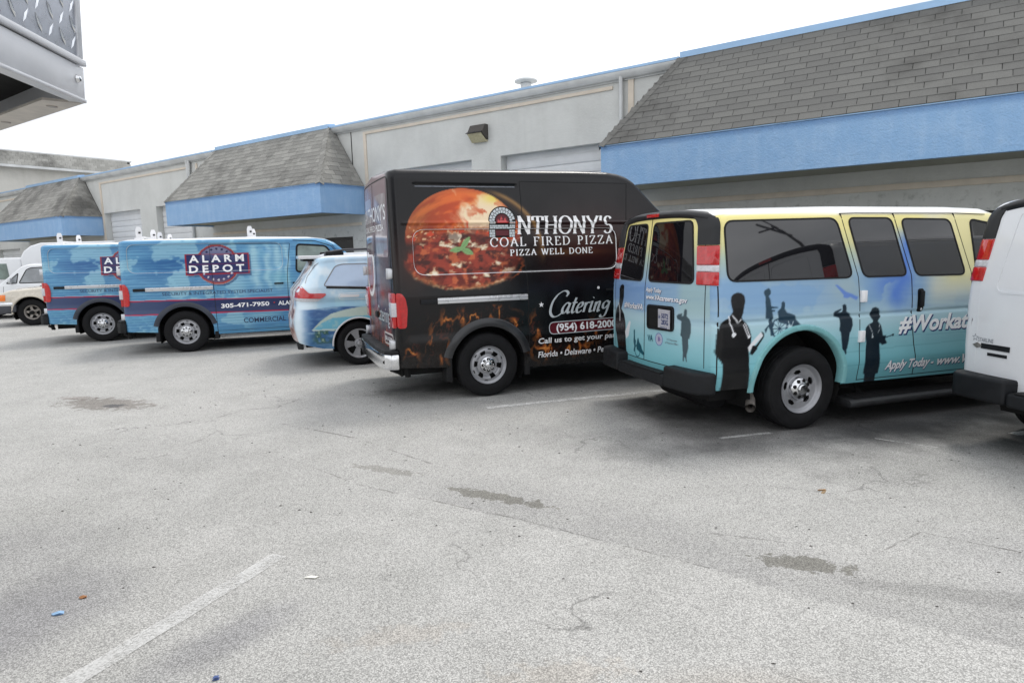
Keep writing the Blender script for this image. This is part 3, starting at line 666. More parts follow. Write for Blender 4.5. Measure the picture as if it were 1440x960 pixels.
# ----- lettering
def text_flat(body, off=0.0):
    c = bpy.data.curves.new('lettering', 'FONT'); c.body = body; c.size = 1; c.resolution_u = 3; c.offset = off
    o = bpy.data.objects.new('lettering', c); COL.objects.link(o); dg = bpy.context.evaluated_depsgraph_get(); dg.update()
    me = bpy.data.meshes.new_from_object(o.evaluated_get(dg)); v = np.array([p.co[:2] for p in me.vertices]); f = [tuple(p.vertices) for p in me.polygons]
    bpy.data.objects.remove(o); bpy.data.curves.remove(c); bpy.data.meshes.remove(me); return v, f
CAP = (lambda v: v[:, 1].max())(text_flat('H')[0])
class Letters:
    """lettering on one surface, joined per colour"""
    def __init__(s): s.d = {}; s.g = 0
    def add(s, col, P, f, off=.003): s.d.setdefault((col, s.g), []).append((np.asarray(P), f, off)); return s
    def text(s, col, body, p0, p1, cap, shear=0.0, bold=0.0, off=.003, flip=1):
        s.g += 1; v, f = text_flat(body, bold); v = v.copy(); v[:, 0] -= v[:, 0].min(); L = v[:, 0].max()
        p0, p1 = np.array(p0, float), np.array(p1, float); wd = abs(p1[0]-p0[0])
        v[:, 1] *= cap/CAP; v[:, 0] = v[:, 0]/L*wd+shear*v[:, 1]
        s.add(col, np.stack([p0[0]+flip*v[:, 0], p0[1]+(p1[1]-p0[1])*v[:, 0]/max(wd, 1e-6)+v[:, 1]], -1), f, off); return s
    def poly(s, col, pts, off=.003): s.add(col, pts, [tuple(range(len(pts)))], off); return s
    def build(s, place, parent, name='lettering'):
        for (col, _), items in s.d.items():
            b = MB()
            for P, f, off in items: b.add(np.stack([P[:, 0], np.full(len(P), off), P[:, 1]], -1), f)
            me = bpy.data.meshes.new(name); me.from_pydata(b.v, [], b.f); bm = bmesh.new(); bm.from_mesh(me)
            zs = [v.co.z for v in bm.verts]                            # cut level lines so the print follows pressings
            for k in range(int(min(zs)/.018), int(max(zs)/.018)+1): bmesh.ops.bisect_plane(bm, geom=bm.verts[:]+bm.edges[:]+bm.faces[:], plane_co=(0, 0, k*.018), plane_no=(0, 0, 1), dist=1e-5)
            if name == 'lettering': bmesh.ops.triangulate(bm, faces=[f for f in bm.faces if len(f.verts) > 4])
            Q = np.array([v.co[:] for v in bm.verts]); R3 = place(Q[:, [0, 2]], Q[:, 1])
            for v, q in zip(bm.verts, R3): v.co = q
            bm.to_mesh(me); bm.free(); link(name, me, M[col], parent)
def arc(cx, cy, rx, ry, a0, a1, n=14): return [(cx+rx*math.cos(R(a0+(a1-a0)*i/n)), cy+ry*math.sin(R(a0+(a1-a0)*i/n))) for i in range(n+1)]
_S = lambda x, w=.2: [(x-w/2, 0), (x+w/2, 0)]
ROMAN = {   # pen strokes in a unit-high cell: (advance, strokes)
 'A': (.80, [[(.06, 0), (.40, 1)], [(.38, 1), (.72, 0)], [(.18, .36), (.60, .36)], [(-.02, .02), (.16, .02)], [(.60, .02), (.84, .02)]]),
 'N': (.86, [[(.12, 0), (.12, 1)], [(.12, 1), (.72, 0)], [(.72, 0), (.72, 1)], [(0, .02), (.24, .02)], [(0, .98), (.14, .98)], [(.60, .98), (.84, .98)]]),
 'T': (.72, [[(.36, 0), (.36, 1)], [(.02, .97), (.70, .97)], [(.03, .97), (.03, .76)], [(.69, .97), (.69, .76)], [(.24, .02), (.48, .02)]]),
 'H': (.86, [[(.14, 0), (.14, 1)], [(.72, 0), (.72, 1)], [(.14, .5), (.72, .5)], [(.0, .02), (.28, .02)], [(0, .98), (.28, .98)], [(.58, .02), (.86, .02)], [(.58, .98), (.86, .98)]]),
 'O': (.92, [arc(.46, .5, .40, .5, 0, 360, 28)]),
 'Y': (.78, [[(.04, 1), (.40, .46)], [(.74, 1), (.40, .46)], [(.40, .5), (.40, 0)], [(-.04, .98), (.18, .98)], [(.62, .98), (.84, .98)], [(.28, .02), (.52, .02)]]),
 'S': (.58, [arc(.28, .74, .22, .25, 25, 270, 14)+arc(.28, .26, .24, .25, 90, -155, 14)]),
 'C': (.80, [arc(.46, .5, .40, .5, 42, 318, 24), [(.76, .66), (.76, .94)]]),
 'L': (.64, [[(.14, 0), (.14, 1)], [(0, .02), (.58, .02)], [(.58, .02), (.60, .22)], [(0, .98), (.28, .98)]]),
 'F': (.62, [[(.14, 0), (.14, 1)], [(0, .98), (.56, .98)], [(.56, .98), (.56, .80)], [(.14, .52), (.46, .52)], [(0, .02), (.30, .02)]]),
 'E': (.66, [[(.14, 0), (.14, 1)], [(0, .98), (.56, .98)], [(.56, .98), (.56, .80)], [(.14, .52), (.46, .52)], [(0, .02), (.60, .02)], [(.60, .02), (.62, .2)]]),
 'I': (.32, [[(.16, 0), (.16, 1)], [(.02, .02), (.30, .02)], [(.02, .98), (.30, .98)]]),
 'R': (.76, [[(.14, 0), (.14, 1)], [(0, .98), (.14, .98)]+[(.3, .98)]+arc(.32, .74, .22, .24, 90, -90, 10)+[(.14, .5)], [(.32, .5), (.70, 0)], [(0, .02), (.28, .02)], [(.62, .02), (.80, .02)]]),
 'D': (.86, [[(.14, 0), (.14, 1)], [(0, .98), (.30, .98)]+arc(.34, .5, .42, .48, 90, -90, 16)+[(0, .02)]]),
 'P': (.66, [[(.14, 0), (.14, 1)], [(0, .98), (.3, .98)]+arc(.32, .73, .24, .25, 90, -90, 10)+[(.14, .48)], [(0, .02), (.30, .02)]]),
 'Z': (.74, [[(.62, .98), (.06, .02)], [(.08, .98), (.66, .98)], [(.03, .02), (.66, .02)], [(.08, .98), (.06, .80)], [(.66, .02), (.68, .22)]]),
 'W': (1.1, [[(.06, 1), (.32, 0)], [(.32, 0), (.54, .95)], [(.50, 1), (.78, 0)], [(.78, 0), (1.04, 1)], [(-.04, .98), (.18, .98)], [(.42, .98), (.62, .98)], [(.92, .98), (1.12, .98)]]),
 "'": (.26, [[(.14, 1.02), (.08, .74)]]), ' ': (.42, [])}
def roman(L, col, body, p0, p1, cap, thick=.15, thin=.055, gap=.07):
    """serif capitals drawn with a flat pen: uprights broad, level strokes thin"""
    L.g += 1
    tot = sum(ROMAN[c][0]+gap for c in body)-gap; sx = (p1[0]-p0[0])/tot; u = 0; k = 0
    for c in body:
        for st in ROMAN[c][1]:
            P = np.array(st, float); P[:, 0] = (P[:, 0]+u)*sx; P[:, 1] *= cap
            d = np.gradient(P, axis=0); d /= np.maximum(np.linalg.norm(d, axis=1, keepdims=True), 1e-9)
            w = np.sqrt((thick*d[:, 1])**2+(thin*d[:, 0])**2)[:, None]*cap/2; nn = np.stack([-d[:, 1], d[:, 0]], -1)*w
            a, b = P+nn, P-nn; n = len(P); Q = np.concatenate([a, b]); Q[:, 1] += p0[1]+(p1[1]-p0[1])*Q[:, 0]/(p1[0]-p0[0]); Q[:, 0] += p0[0]
            L.add(col, Q, [(i, i+1, n+i+1, n+i) for i in range(n-1)], .003+.0004*(k % 5)); k += 1
        u += ROMAN[c][0]+gap
def script(L, col, strokes, x0, z0, sc, shear, thick=.15, thin=.045):
    L.g += 1
    for k, st in enumerate(strokes):
        P = np.array(st, float)
        if len(P) > 3:                                                # smooth the pen path
            t = np.linspace(0, len(P)-1, len(P)*6); i = np.clip(t.astype(int), 0, len(P)-2); f = (t-i)[:, None]
            Pm, P0, P1, Pp = P[np.maximum(i-1, 0)], P[i], P[i+1], P[np.minimum(i+2, len(P)-1)]
            P = .5*((2*P0)+(P1-Pm)*f+(2*Pm-5*P0+4*P1-Pp)*f*f+(3*P0-Pm-3*P1+Pp)*f**3)
        d = np.gradient(P, axis=0); d /= np.maximum(np.linalg.norm(d, axis=1, keepdims=True), 1e-9)
        ang = np.arctan2(d[:, 1], d[:, 0])-R(20); w = np.sqrt((thick*np.sin(ang))**2+(thin*np.cos(ang))**2)[:, None]/2
        nn = np.stack([-d[:, 1], d[:, 0]], -1)*w; n = len(P); Q = np.concatenate([P+nn, P-nn]); Q[:, 0] += shear*Q[:, 1]
        Q = Q*sc+np.array([x0, z0]); L.add(col, Q, [(i, i+1, n+i+1, n+i) for i in range(n-1)], .003+.0004*(k % 6))

# ----- wheels
def rim_mesh(R_, prof, hole, n=120, m=34):
    rs = np.linspace(.001, R_, m+1); th = np.linspace(0, 2*PI, n, endpoint=False)
    pr, py = map(np.array, zip(*prof)); Y = np.interp(rs, pr, py)
    V = np.stack([np.outer(rs, np.cos(th)), np.repeat(Y[:, None], n, 1), np.outer(rs, np.sin(th))], -1).reshape(-1, 3)
    i, j = np.meshgrid(np.arange(m), np.arange(n), indexing='ij'); j2 = (j+1) % n
    q = np.stack([i*n+j, i*n+j2, (i+1)*n+j2, (i+1)*n+j], -1).reshape(-1, 4)
    rc = (rs[:-1]+rs[1:])/2; tc_ = th+PI/n
    h = hole(np.repeat(rc[:, None], n, 1), np.repeat(tc_[None], m, 0)).reshape(-1); return V, q[~h]
def angd(t, k, ph=0.0):
    p = 2*PI/k; return (t-ph+p/2) % p-p/2
WHEELS = {}
def wheel_meshes(style, RT, WT, RR):
    if (style, RT) in WHEELS: return WHEELS[(style, RT)]
    h = WT/2
    ty = MB(); ty.lathe_y([(RR-.012, h*.70), (RR, h*.86), (RR+.012, h*.95), (RR+.05, h*1.04), ((RR+RT)/2+.01, h*1.06), (RT-.045, h*1.02), (RT-.036, h*1.01), (RT-.034, h*.985), (RT-.016, h*.93), (RT-.004, h*.80),
        (RT, h*.62), (RT, h*.48), (RT-.009, h*.46), (RT-.009, h*.40), (RT, h*.38), (RT, h*.06), (RT-.009, h*.04), (RT-.009, -h*.04), (RT, -h*.06), (RT, -h*.38), (RT-.009, -h*.40), (RT-.009, -h*.46), (RT, -h*.48), (RT, -h*.62), (RT-.004, -h*.80), (RT-.04, -h), (RR, -h*.86)], 64)
    y0 = h*.95
    if style == 'van':       # stamped steel, six big and six small openings
        prof = [(0, y0-.02), (.085, y0-.02), (.095, y0-.045), (.13, y0-.05), (.155, y0-.02), (.185, y0-.022), (RR-.022, y0-.03), (RR-.014, y0-.008), (RR, y0)]
        hole = lambda r, t: ((np.abs(angd(t, 6, PI/6))*r < .024+.25*(r-.125)) & (r > .125) & (r < .178)) | ((np.abs(angd(t, 6))*r < .016) & (r > .182) & (r < .198))
        nh, hr = 8, .098
    elif style == 'passenger':
        prof = [(0, y0-.03), (.10, y0-.035), (.12, y0-.062), (.14, y0-.050), (RR-.03, y0-.038), (RR-.018, y0-.012), (RR, y0)]
        hole = lambda r, t: ((r-.155)/.022)**2+(angd(t, 5, PI/2)*r/.038)**2 < 1
        nh, hr = 8, .10
    elif style == 'alloy':
        prof = [(0, y0-.03), (.05, y0-.03), (.07, y0-.035), (RR-.03, y0-.015), (RR-.015, y0-.004), (RR, y0)]
        hole = lambda r, t: (np.abs(angd(t, 5, PI/5))*r > 9) | ((r > .085) & (r < RR-.028) & (np.abs(angd(t, 5, PI/2)) > .26+.02/np.maximum(r, .05)*.5))
        nh, hr = 5, .055
    else:
        prof = [(0, y0-.02), (.05, y0-.02), (.07, y0-.05), (RR-.05, y0-.04), (RR-.02, y0-.01), (RR, y0)]
        hole = lambda r, t: (r > .075) & (r < RR-.035) & (np.abs(angd(t, 5, PI/2))*r > .030)
        nh, hr = 5, .05
    V, q = rim_mesh(RR, prof, hole)
    b0 = MB(); b0.lathe_y([(RR-.004, y0), (RR-.012, y0-.02), (RR-.03, y0-.06), (RR-.035, -h*.6)], 48)
    rm = np_mesh('rim', np.concatenate([V, np.array(b0.v)]), np.concatenate([q, np.array(b0.f)+len(V)]))
    hub = MB(); hub.lathe_y([(0, y0+.012), (.030, y0+.012), (.038, y0+.006), (.042, y0-.004), (hr*.8, y0-.006), (hr*.96, y0-.018), (hr, y0-.05)], 32)
    for k in range(nh):
        a = 2*PI*(k+.5)/nh; hub.lathe_y([(0, y0+.008), (.008, y0+.006), (.009, y0-.02)], 8, .062*hr/.1*math.cos(a), .062*hr/.1*math.sin(a))
    if style == 'passenger': hub = MB(); hub.lathe_y([(0, y0+.030), (.040, y0+.028), (.048, y0+.020), (.052, y0+.006), (.092, y0-.004), (.108, y0-.022), (.112, y0-.05)], 32)
    lug = MB()
    for k in range(nh):
        a = 2*PI*(k+.5)/nh; kk = .079 if style == 'passenger' else .069*hr/.1; lug.lathe_y([(.002, y0+.004), (.0105, y0+.004), (.0185*hr/.1, y0+.0025), (.0195*hr/.1, y0-.012)], 12, kk*math.cos(a), kk*math.sin(a))
    dr = MB(); dr.lathe_y([(0, y0-.09), (.15, y0-.09), (RR-.03, y0-.10), (RR-.03, -h*.8), (.06, -h*.8), (0, -h*.8)], 36)
    r = WHEELS[(style, RT)] = (dr.mesh('wheel', 40), ty.mesh('tyre', 30), rm, hub.mesh('hub_cap', 40), lug.mesh('lug_recess', 40)); return r
def wheel(parent, x, y, style, RT, WT, RR, rimmat='steel', hubmat='chrome', spin=0.0):
    a, b, c, d, e = wheel_meshes(style, RT, WT, RR); sg = 1 if y > 0 else -1
    o = link('wheel', a, M['under'], parent, loc=(x, y-sg*WT/2, RT), rot=(0, spin, 0 if sg > 0 else PI))
    for nm, me, mt in (('tyre', b, 'tyre'), ('rim', c, rimmat), ('hub_cap', d, hubmat), ('lug_recess', e, 'under')): link(nm, me, M[mt], o)
    return o
def arch_strip(sh, cx, cz, r0, r1, off, a0, a1, name, mat, parent, sgn=-1, n=40):
    """wheel-arch lip or trim between two radii, following the body side"""
    a = np.radians(np.linspace(a0, a1, n+1)); rows = []
    for r, o in ((r0-.004, -.06), (r0, off*.6), (r0+(r1-r0)*.25, off), (r0+(r1-r0)*.8, off), (r1, -.004)):
        P = np.stack([cx+r*np.cos(a), cz+r*np.sin(a)], -1); rows.append(sh.on_side(P, o, sgn))
    V = np.concatenate(rows); b = MB(); m = n+1
    b.add(V, [(k*m+i, k*m+i+1, (k+1)*m+i+1, (k+1)*m+i) for k in range(4) for i in range(n)]); return b.obj(name, mat, parent, 60)
def wells(parent, arches, y):
    for ax, az, ar in arches:
        for sg in (-1, 1):
            b = MB(); n = 18; A = [R(-25+230*i/n) for i in range(n+1)]; vs = []
            for a in A: vs += [(ax+(ar+.012)*math.cos(a), sg*(y-.03), az+(ar+.012)*math.sin(a)), (ax+(ar+.012)*math.cos(a), sg*(y-.42), az+(ar+.012)*math.sin(a))]
            b.add(vs, [(2*i, 2*i+1, 2*i+3, 2*i+2) for i in range(n)]); k = [vs[2*i+1] for i in range(n+1)]; b.add(k, [tuple(range(n+1))]); b.obj('wheel_well', M['under'], parent)
def fine(x0, x1, x2, d, dc):
    a = np.concatenate([x0+.10*(1-np.cos(np.linspace(0, PI/2, 11))), np.arange(x0+.11, x1, d)])
    return np.concatenate([a, np.arange(x1, x2-.35, dc), x2-.34+.34*np.sin(np.linspace(0, PI/2, 9))])
def coarse(x0, x2): return np.concatenate([x0+.10*(1-np.cos(np.linspace(0, PI/2, 7))), np.arange(x0+.15, x2-.36, .06), x2-.34+.34*np.sin(np.linspace(0, PI/2, 7))])
# ================================================================= VEHICLES
DIG = {
 'doc':[[-0.841,1.302],[-0.822,1.322],[-0.778,1.336],[-0.728,1.331],[-0.697,1.306],[-0.688,1.258],[-0.702,1.206],[-0.71,1.154],[-0.724,1.117],[-0.715,1.094],[-0.669,1.061],[-0.635,1.0],[-0.614,0.935],[-0.618,0.87],[-0.638,0.828],[-0.625,0.718],[-0.626,0.674],[-0.617,0.573],[-0.605,0.421],[-0.932,0.451],[-0.925,0.577],[-0.922,0.691],[-0.943,0.726],[-0.984,0.766],[-1.005,0.811],[-1.0,0.874],[-0.991,0.979],[-0.974,1.041],[-0.932,1.092],[-0.871,1.115],[-0.841,1.15],[-0.823,1.17],[-0.839,1.213],[-0.848,1.266]],
 'clip':[[-0.513,0.971],[-0.485,0.937],[-0.598,0.836],[-0.632,0.793],[-0.649,0.84],[-0.606,0.885]],
 'hand':[[-0.598,0.853],[-0.553,0.85],[-0.543,0.822],[-0.593,0.765],[-0.622,0.778]],
 'clipk':[[-0.506,0.977],[-0.48,0.959],[-0.476,0.926],[-0.546,0.833],[-0.56,0.85],[-0.488,0.932]],
 'col1':[[-0.835,1.155],[-0.752,1.076],[-0.755,1.055],[-0.822,1.128]],
 'col2':[[-0.745,1.058],[-0.723,1.091],[-0.734,1.107],[-0.75,1.073]],
 'st1':[[-0.862,1.13],[-0.839,1.065],[-0.805,0.978]],
 'st2':[[-0.7,1.042],[-0.65,0.937],[-0.633,0.941],[-0.682,1.057]],
 'stc':[[-0.801,0.964],[-0.642,0.938]],
 'wom':[[-0.459,1.353],[-0.432,1.364],[-0.411,1.34],[-0.412,1.312],[-0.435,1.292],[-0.417,1.261],[-0.407,1.198],[-0.337,1.189],[-0.329,1.179],[-0.403,1.178],[-0.398,1.167],[-0.363,1.162],[-0.366,1.15],[-0.395,1.152],[-0.381,1.088],[-0.388,1.077],[-0.371,1.018],[-0.385,1.007],[-0.361,0.931],[-0.402,0.928],[-0.411,0.98],[-0.434,1.016],[-0.459,0.954],[-0.474,0.99],[-0.427,1.033],[-0.423,1.084],[-0.464,1.092],[-0.464,1.167],[-0.472,1.235],[-0.467,1.28],[-0.487,1.321],[-0.48,1.343]],
 'sit':[[-0.295,1.227],[-0.274,1.238],[-0.256,1.225],[-0.256,1.191],[-0.259,1.168],[-0.229,1.132],[-0.179,1.118],[-0.143,1.104],[-0.112,1.056],[-0.074,1.013],[-0.016,1.004],[-0.023,0.986],[-0.108,0.974],[-0.13,0.981],[-0.189,1.019],[-0.31,1.044],[-0.326,1.102],[-0.335,1.149],[-0.301,1.176],[-0.295,1.199]],
 'whl':[[-0.307,0.991],[-0.22,0.986],[-0.187,0.984],[-0.137,0.981]],
 'sal':[[0.409,1.169],[0.431,1.18],[0.454,1.167],[0.459,1.133],[0.458,1.109],[0.505,1.082],[0.534,1.033],[0.543,0.972],[0.524,0.912],[0.512,0.907],[0.506,0.828],[0.495,0.749],[0.486,0.741],[0.493,0.706],[0.481,0.692],[0.465,0.721],[0.451,0.74],[0.436,0.71],[0.427,0.723],[0.437,0.759],[0.418,0.834],[0.405,0.913],[0.386,0.933],[0.39,0.993],[0.378,1.053],[0.317,1.071],[0.304,1.099],[0.322,1.116],[0.388,1.136],[0.404,1.13],[0.389,1.122],[0.353,1.102],[0.405,1.106],[0.412,1.123]],
 'nur':[[0.772,1.124],[0.81,1.134],[0.85,1.12],[0.878,1.069],[0.88,1.039],[0.858,1.009],[0.851,0.997],[0.894,0.952],[0.914,0.895],[0.926,0.851],[0.966,0.848],[0.961,0.811],[0.99,0.772],[0.928,0.757],[0.892,0.785],[0.905,0.677],[0.92,0.549],[0.924,0.472],[0.892,0.468],[0.899,0.384],[0.761,0.396],[0.752,0.473],[0.731,0.488],[0.726,0.627],[0.726,0.789],[0.704,0.865],[0.707,0.938],[0.736,0.967],[0.789,0.988],[0.788,1.007],[0.759,1.039],[0.751,1.082]],
 'ns1':[[0.744,0.966],[0.788,0.896],[0.796,0.847]],
 'ns2':[[0.869,0.972],[0.881,0.915],[0.86,0.88]],
 'pen':[[0.967,0.83],[1.054,0.849]],
 'eag':[[0.318,1.364],[0.348,1.365],[0.453,1.294],[0.52,1.273],[0.596,1.24],[0.573,1.211],[0.498,1.244],[0.46,1.234],[0.415,1.244],[0.422,1.265]],
 'rdoc':[[0.672,1.341],[0.601,1.356],[0.561,1.341],[0.567,1.226],[0.6,1.155],[0.652,1.081],[0.565,1.031],[0.516,0.932],[0.515,0.76],[0.488,0.613],[0.745,0.597],[0.851,0.823],[0.873,0.917],[0.83,1.066],[0.728,1.133],[0.709,1.217],[0.709,1.298]],
 'rclip':[[0.41,0.972],[0.373,0.959],[0.429,0.805],[0.499,0.762],[0.531,0.838]],
 'rst':[[0.735,1.135],[0.696,1.042],[0.7,0.948]],
 'rw1':[[0.292,0.883],[0.266,0.892],[0.26,0.792],[0.239,0.773],[0.246,0.727],[0.271,0.645],[0.297,0.664],[0.279,0.711],[0.298,0.754]],
 'rw2':[[0.205,0.799],[0.181,0.813],[0.166,0.771],[0.115,0.734],[0.103,0.703],[0.047,0.661],[0.073,0.641],[0.221,0.686],[0.229,0.718]],
 'rwh':[[0.203,0.672],[0.142,0.681]],
 'rsal':[[-0.604,1.167],[-0.625,1.177],[-0.638,1.167],[-0.639,1.133],[-0.636,1.109],[-0.673,1.087],[-0.694,1.041],[-0.696,0.964],[-0.675,0.899],[-0.662,0.902],[-0.664,0.814],[-0.644,0.748],[-0.642,0.704],[-0.649,0.685],[-0.636,0.678],[-0.625,0.721],[-0.611,0.719],[-0.608,0.684],[-0.592,0.678],[-0.593,0.746],[-0.575,0.912],[-0.554,0.92],[-0.566,1.0],[-0.565,1.059],[-0.507,1.075],[-0.499,1.102],[-0.521,1.119],[-0.584,1.134],[-0.564,1.103],[-0.595,1.112]],
 'seal':[[-0.223,0.846],[-0.279,0.851]],
}
def mirror_place(sh): return (lambda P, o: sh.on_side(P, o, -1)), (lambda P, o: sh.on_side(P, o, 1)), (lambda P, o: sh.on_rear(P, o))
def body_front(parent, sh, x0, x1, zlo, zhi, yl, grille=True):
    """grille, headlights, front bumper"""
    for sg in (-1, 1):
        b = MB(); b.box(x1-.16, sg*yl-.16, zlo+.24, x1+.05, sg*yl+.12, zhi); b.obj('headlight', M['clear'], parent, bevel=.03)
    b = MB(); b.box(x1-.05, -yl+.17, zlo+.25, x1+.075, yl-.17, zhi); g_ = b.obj('grille', M['black'], parent, bevel=.02)
    b = MB()
    for k in range(4): b.box(x1+.07, -yl+.2, zlo+.30+k*.085, x1+.085, yl-.2, zlo+.325+k*.085)
    b.obj('grille_bar', M['chrome'], g_)
    b = MB(); b.box(x1-.25, -yl-.2, zlo-.02, x1+.12, yl+.2, zlo+.2); b.obj('front_bumper', M['black'], parent, bevel=.05)
def mirrors(parent, x, y, z, mat):
    for sg in (-1, 1):
        b = MB(); b.box(x-.06, sg*(y+.07)-.0, z-.16, x+.07, sg*(y+.25), z+.16); o = b.obj('side_mirror', mat, parent, bevel=.035)
        b = MB(); b.box(x-.064, sg*(y+.085), z-.135, x-.058, sg*(y+.235), z+.135); b.obj('mirror_glass', M['glass'], o)
        b = MB(); b.tube([(x, sg*(y-.03), z-.12), (x, sg*(y+.09), z-.10)], .03, 8); b.obj('mirror_arm', M['black'], o, 40)
def chassis(parent, x0, x1, xw, yw=.72):
    b = MB(); b.box(x0+.1, -yw, .30, x1-.2, yw, .52); b.box(x0+.1, -yw-.14, .44, -.5, yw+.14, .56); b.box(.55, -yw-.14, .40, xw-.6, yw+.14, .56)
    b.tube([(0, -.9, .38), (0, .9, .38)], .06, 10); b.lathe_y([(0, -.16), (.10, -.14), (.15, 0), (.10, .14), (0, .16)], 14, 0, .38); b.tube([(xw, -.9, .36), (xw, .9, .36)], .05, 8)
    for sg in (-1, 1): b.tube([(x0+.25, sg*.55, .40), (-.3, sg*.55, .33), (0, sg*.55, .29), (.45, sg*.55, .33), (.75, sg*.55, .40)], .035, 6)
    b.obj('underbody', M['under'], parent)

M['rail_silver'] = plain('silver_rail', S(205, 206, 208), .3, .35, .05, 6)
# ---------------------------------------------------------------- panel vans with a silver side rail (catering van and the two alarm vans)
NVW = [(.25, .95), (.45, .985), (.8, 1.0), (1.25, 1.005), (1.5, .99), (2.0, .95), (2.7, .885)]
def rrect(x, z, x0, x1, z0, z1, r):
    qx = np.abs(x-(x0+x1)/2)-(x1-x0)/2+r; qz = np.abs(z-(z0+z1)/2)-(z1-z0)/2+r
    return np.hypot(np.maximum(qx, 0), np.maximum(qz, 0))+np.minimum(np.maximum(qx, qz), 0)-r
def nv_press(high):
    def f(x, z):
        d = rrect(x, z, -.86, 1.78, 1.495, 2.01, .14); p = .020*sst(.010, -.012, d)
        if high:
            p = p+.018*sst(.03, -.0, np.abs(z-2.515))*sst(-.84, -.80, x)*sst(.46, .42, x)-.020*sst(.026, .0, np.abs(z-2.085))*sst(-1.0, -.95, x)
        p = p-.012*sst(.13, .0, np.abs(z-.70))*sst(-1.1, -.9, x)
        return p
    return f
def panel_van(name, label, loc, yaw, high, sidecol, rearcol, group, letters, arch_mat, roofw=False, chrome=True, edge=True, xr=-1.10, rack=(), d=.012, rail=True):
    t = thing(name, label, 'van', loc, yaw, group); ZT = 2.69 if high else 2.085
    dx = xr+1.10; top = [(-1.12+dx, ZT-.06), (-1.08+dx, ZT-.02), (-1.0+dx, ZT), (1.3, ZT+.03)]
    top += [(1.7, ZT+.025), (1.86, ZT+.005), (1.98, ZT-.03), (2.08, ZT-.085), (2.42, 2.28), (2.72, 2.04), (3.45, 1.36), (3.6, 1.29)] if high else [(2.3, ZT+.01), (2.62, ZT-.03), (2.78, ZT-.10), (3.5, 1.36), (3.62, 1.29)]
    top += [(4.2, 1.20), (4.75, 1.08), (4.86, .98)]
    sill = [(-1.12+dx, .44), (-.5, .40), (.5, .31), (3.0, .31), (4.3, .36), (4.86, .42)]
    sh = Shell(xr, 4.84, top, sill, NVW, rc=.10, rcf=.35, rr=.09, bulge=.03, press=nv_press(high))
    AR = [(0, .39, .475), (3.71, .39, .475)]
    seam = lambda z: np.interp(z, [.3, 1.2, 2.0, 2.6], [.54, .53, .50, .48]); fs = lambda z: np.interp(z, [.3, 1.4, 2.0, 2.7], [1.83, 1.85, 1.93, 1.97]); fx = lambda z: np.interp(z, [.3, 1.2, 1.4, 2.1], [3.02, 3.06, 3.1, 2.62])
    zt = 2.57 if high else 1.99
    regs = [('sliding_door', lambda x, y, z: (y < -.8) & (x > seam(z)) & (x < fs(z)) & (z < zt) & (z > .33), None),
            ('front_door', lambda x, y, z: (y < -.6) & (x > fs(z)+.01) & (x < fx(z)) & (z < 2.02) & (z > .33), None),
            ('windshield', lambda x, y, z: (x > (2.55 if high else 2.82)) & (x < 3.5) & (np.abs(y) < sh.W(z)-.13) & (z > 1.3) & (z > sh.top(x)-.05), M['glass'])]
    if roofw: pass
    out = sh.build(t, M['wrap'], fine(xr, 2.9, 4.84, d, .045), d, coarse(xr, 4.84), sidecol, rearcol, AR, regs, capn=90)
    ps, pl, pr = mirror_place(sh)
    sdoor, fdoor = out['sliding_door'], out['front_door']
    zz = np.linspace(.36, zt, 20)
    band(ps, [(seam(z), z) for z in zz], .009, .0012, 'door_seal', M['rubber'], sdoor, False)
    band(ps, [(fs(z), z) for z in np.linspace(.36, zt, 20)], .010, .0012, 'door_seal', M['rubber'], fdoor, False)
    band(ps, [(seam(zt), zt), (fs(zt), zt)], .009, .0012, 'door_seal', M['rubber'], sdoor, False)
    band(ps, [(seam(.37), .37), (fs(.37), .37), (fx(.37), .37)], .007, .0012, 'door_seal', M['rubber'], sdoor, False)
    band(ps, [(fx(z), z) for z in np.linspace(.36, 1.95, 16)], .010, .0012, 'door_seal', M['rubber'], fdoor, False)
    win = rounded([(2.02, 1.44), (2.96, 1.40), (2.60, 1.93), (2.06, 1.97)], .07)
    for pp, par in ((ps, fdoor), (pl, t)):
        w_ = patch(pp, win, .004, 'front_window', M['glass_clear'], par); band(pp, win, .035, .007, 'window_seal', M['rubber'], par)
    band(ps, [(1.99, 2.05 if not high else 2.12), (2.40, 2.03 if not high else 2.12), (2.70, 1.93), (3.06, 1.50)], .012, .002, 'door_seal', M['rubber'], fdoor, False)
    b = MB(); b.box(1.60, -1.028, 1.215, 1.77, -1.005, 1.245); b.obj('door_handle', M['black'], sdoor, bevel=.008)
    b = MB(); b.box(1.94, -1.028, 1.215, 2.12, -1.005, 1.245); b.obj('door_handle', M['black'], fdoor, bevel=.008)
    # silver sliding-door rail with its black stop
    b = MB(); b.prism([(-1.0, 1.155), (-1.028, 1.16), (-1.030, 1.182), (-1.018, 1.186), (-1.018, 1.192), (-1.030, 1.196), (-1.026, 1.222), (-1.0, 1.228)], 0, -.61, .515); rl = b.obj('side_rail', M['rail_silver'], t, bevel=.003)
    if edge: band(ps, rounded([(-.86, 1.495), (1.78, 1.495), (1.78, 2.01), (-.86, 2.01)], .14), .0065, .0022, 'added_edge_bead', M['ink_white' if high else 'ink_silver'], t)  # pale bead added along the pressed edge so its bright line shows
    if high: band(ps, [(-.80, 2.497), (.42, 2.505)], .014, .004, 'drip_rail', M['ink_grey'], t, False)
    b = MB(); b.box(-.81, -1.026, 1.162, -.612, -1.0, 1.216); b.obj('rail_stop', M['black'], rl, bevel=.008)
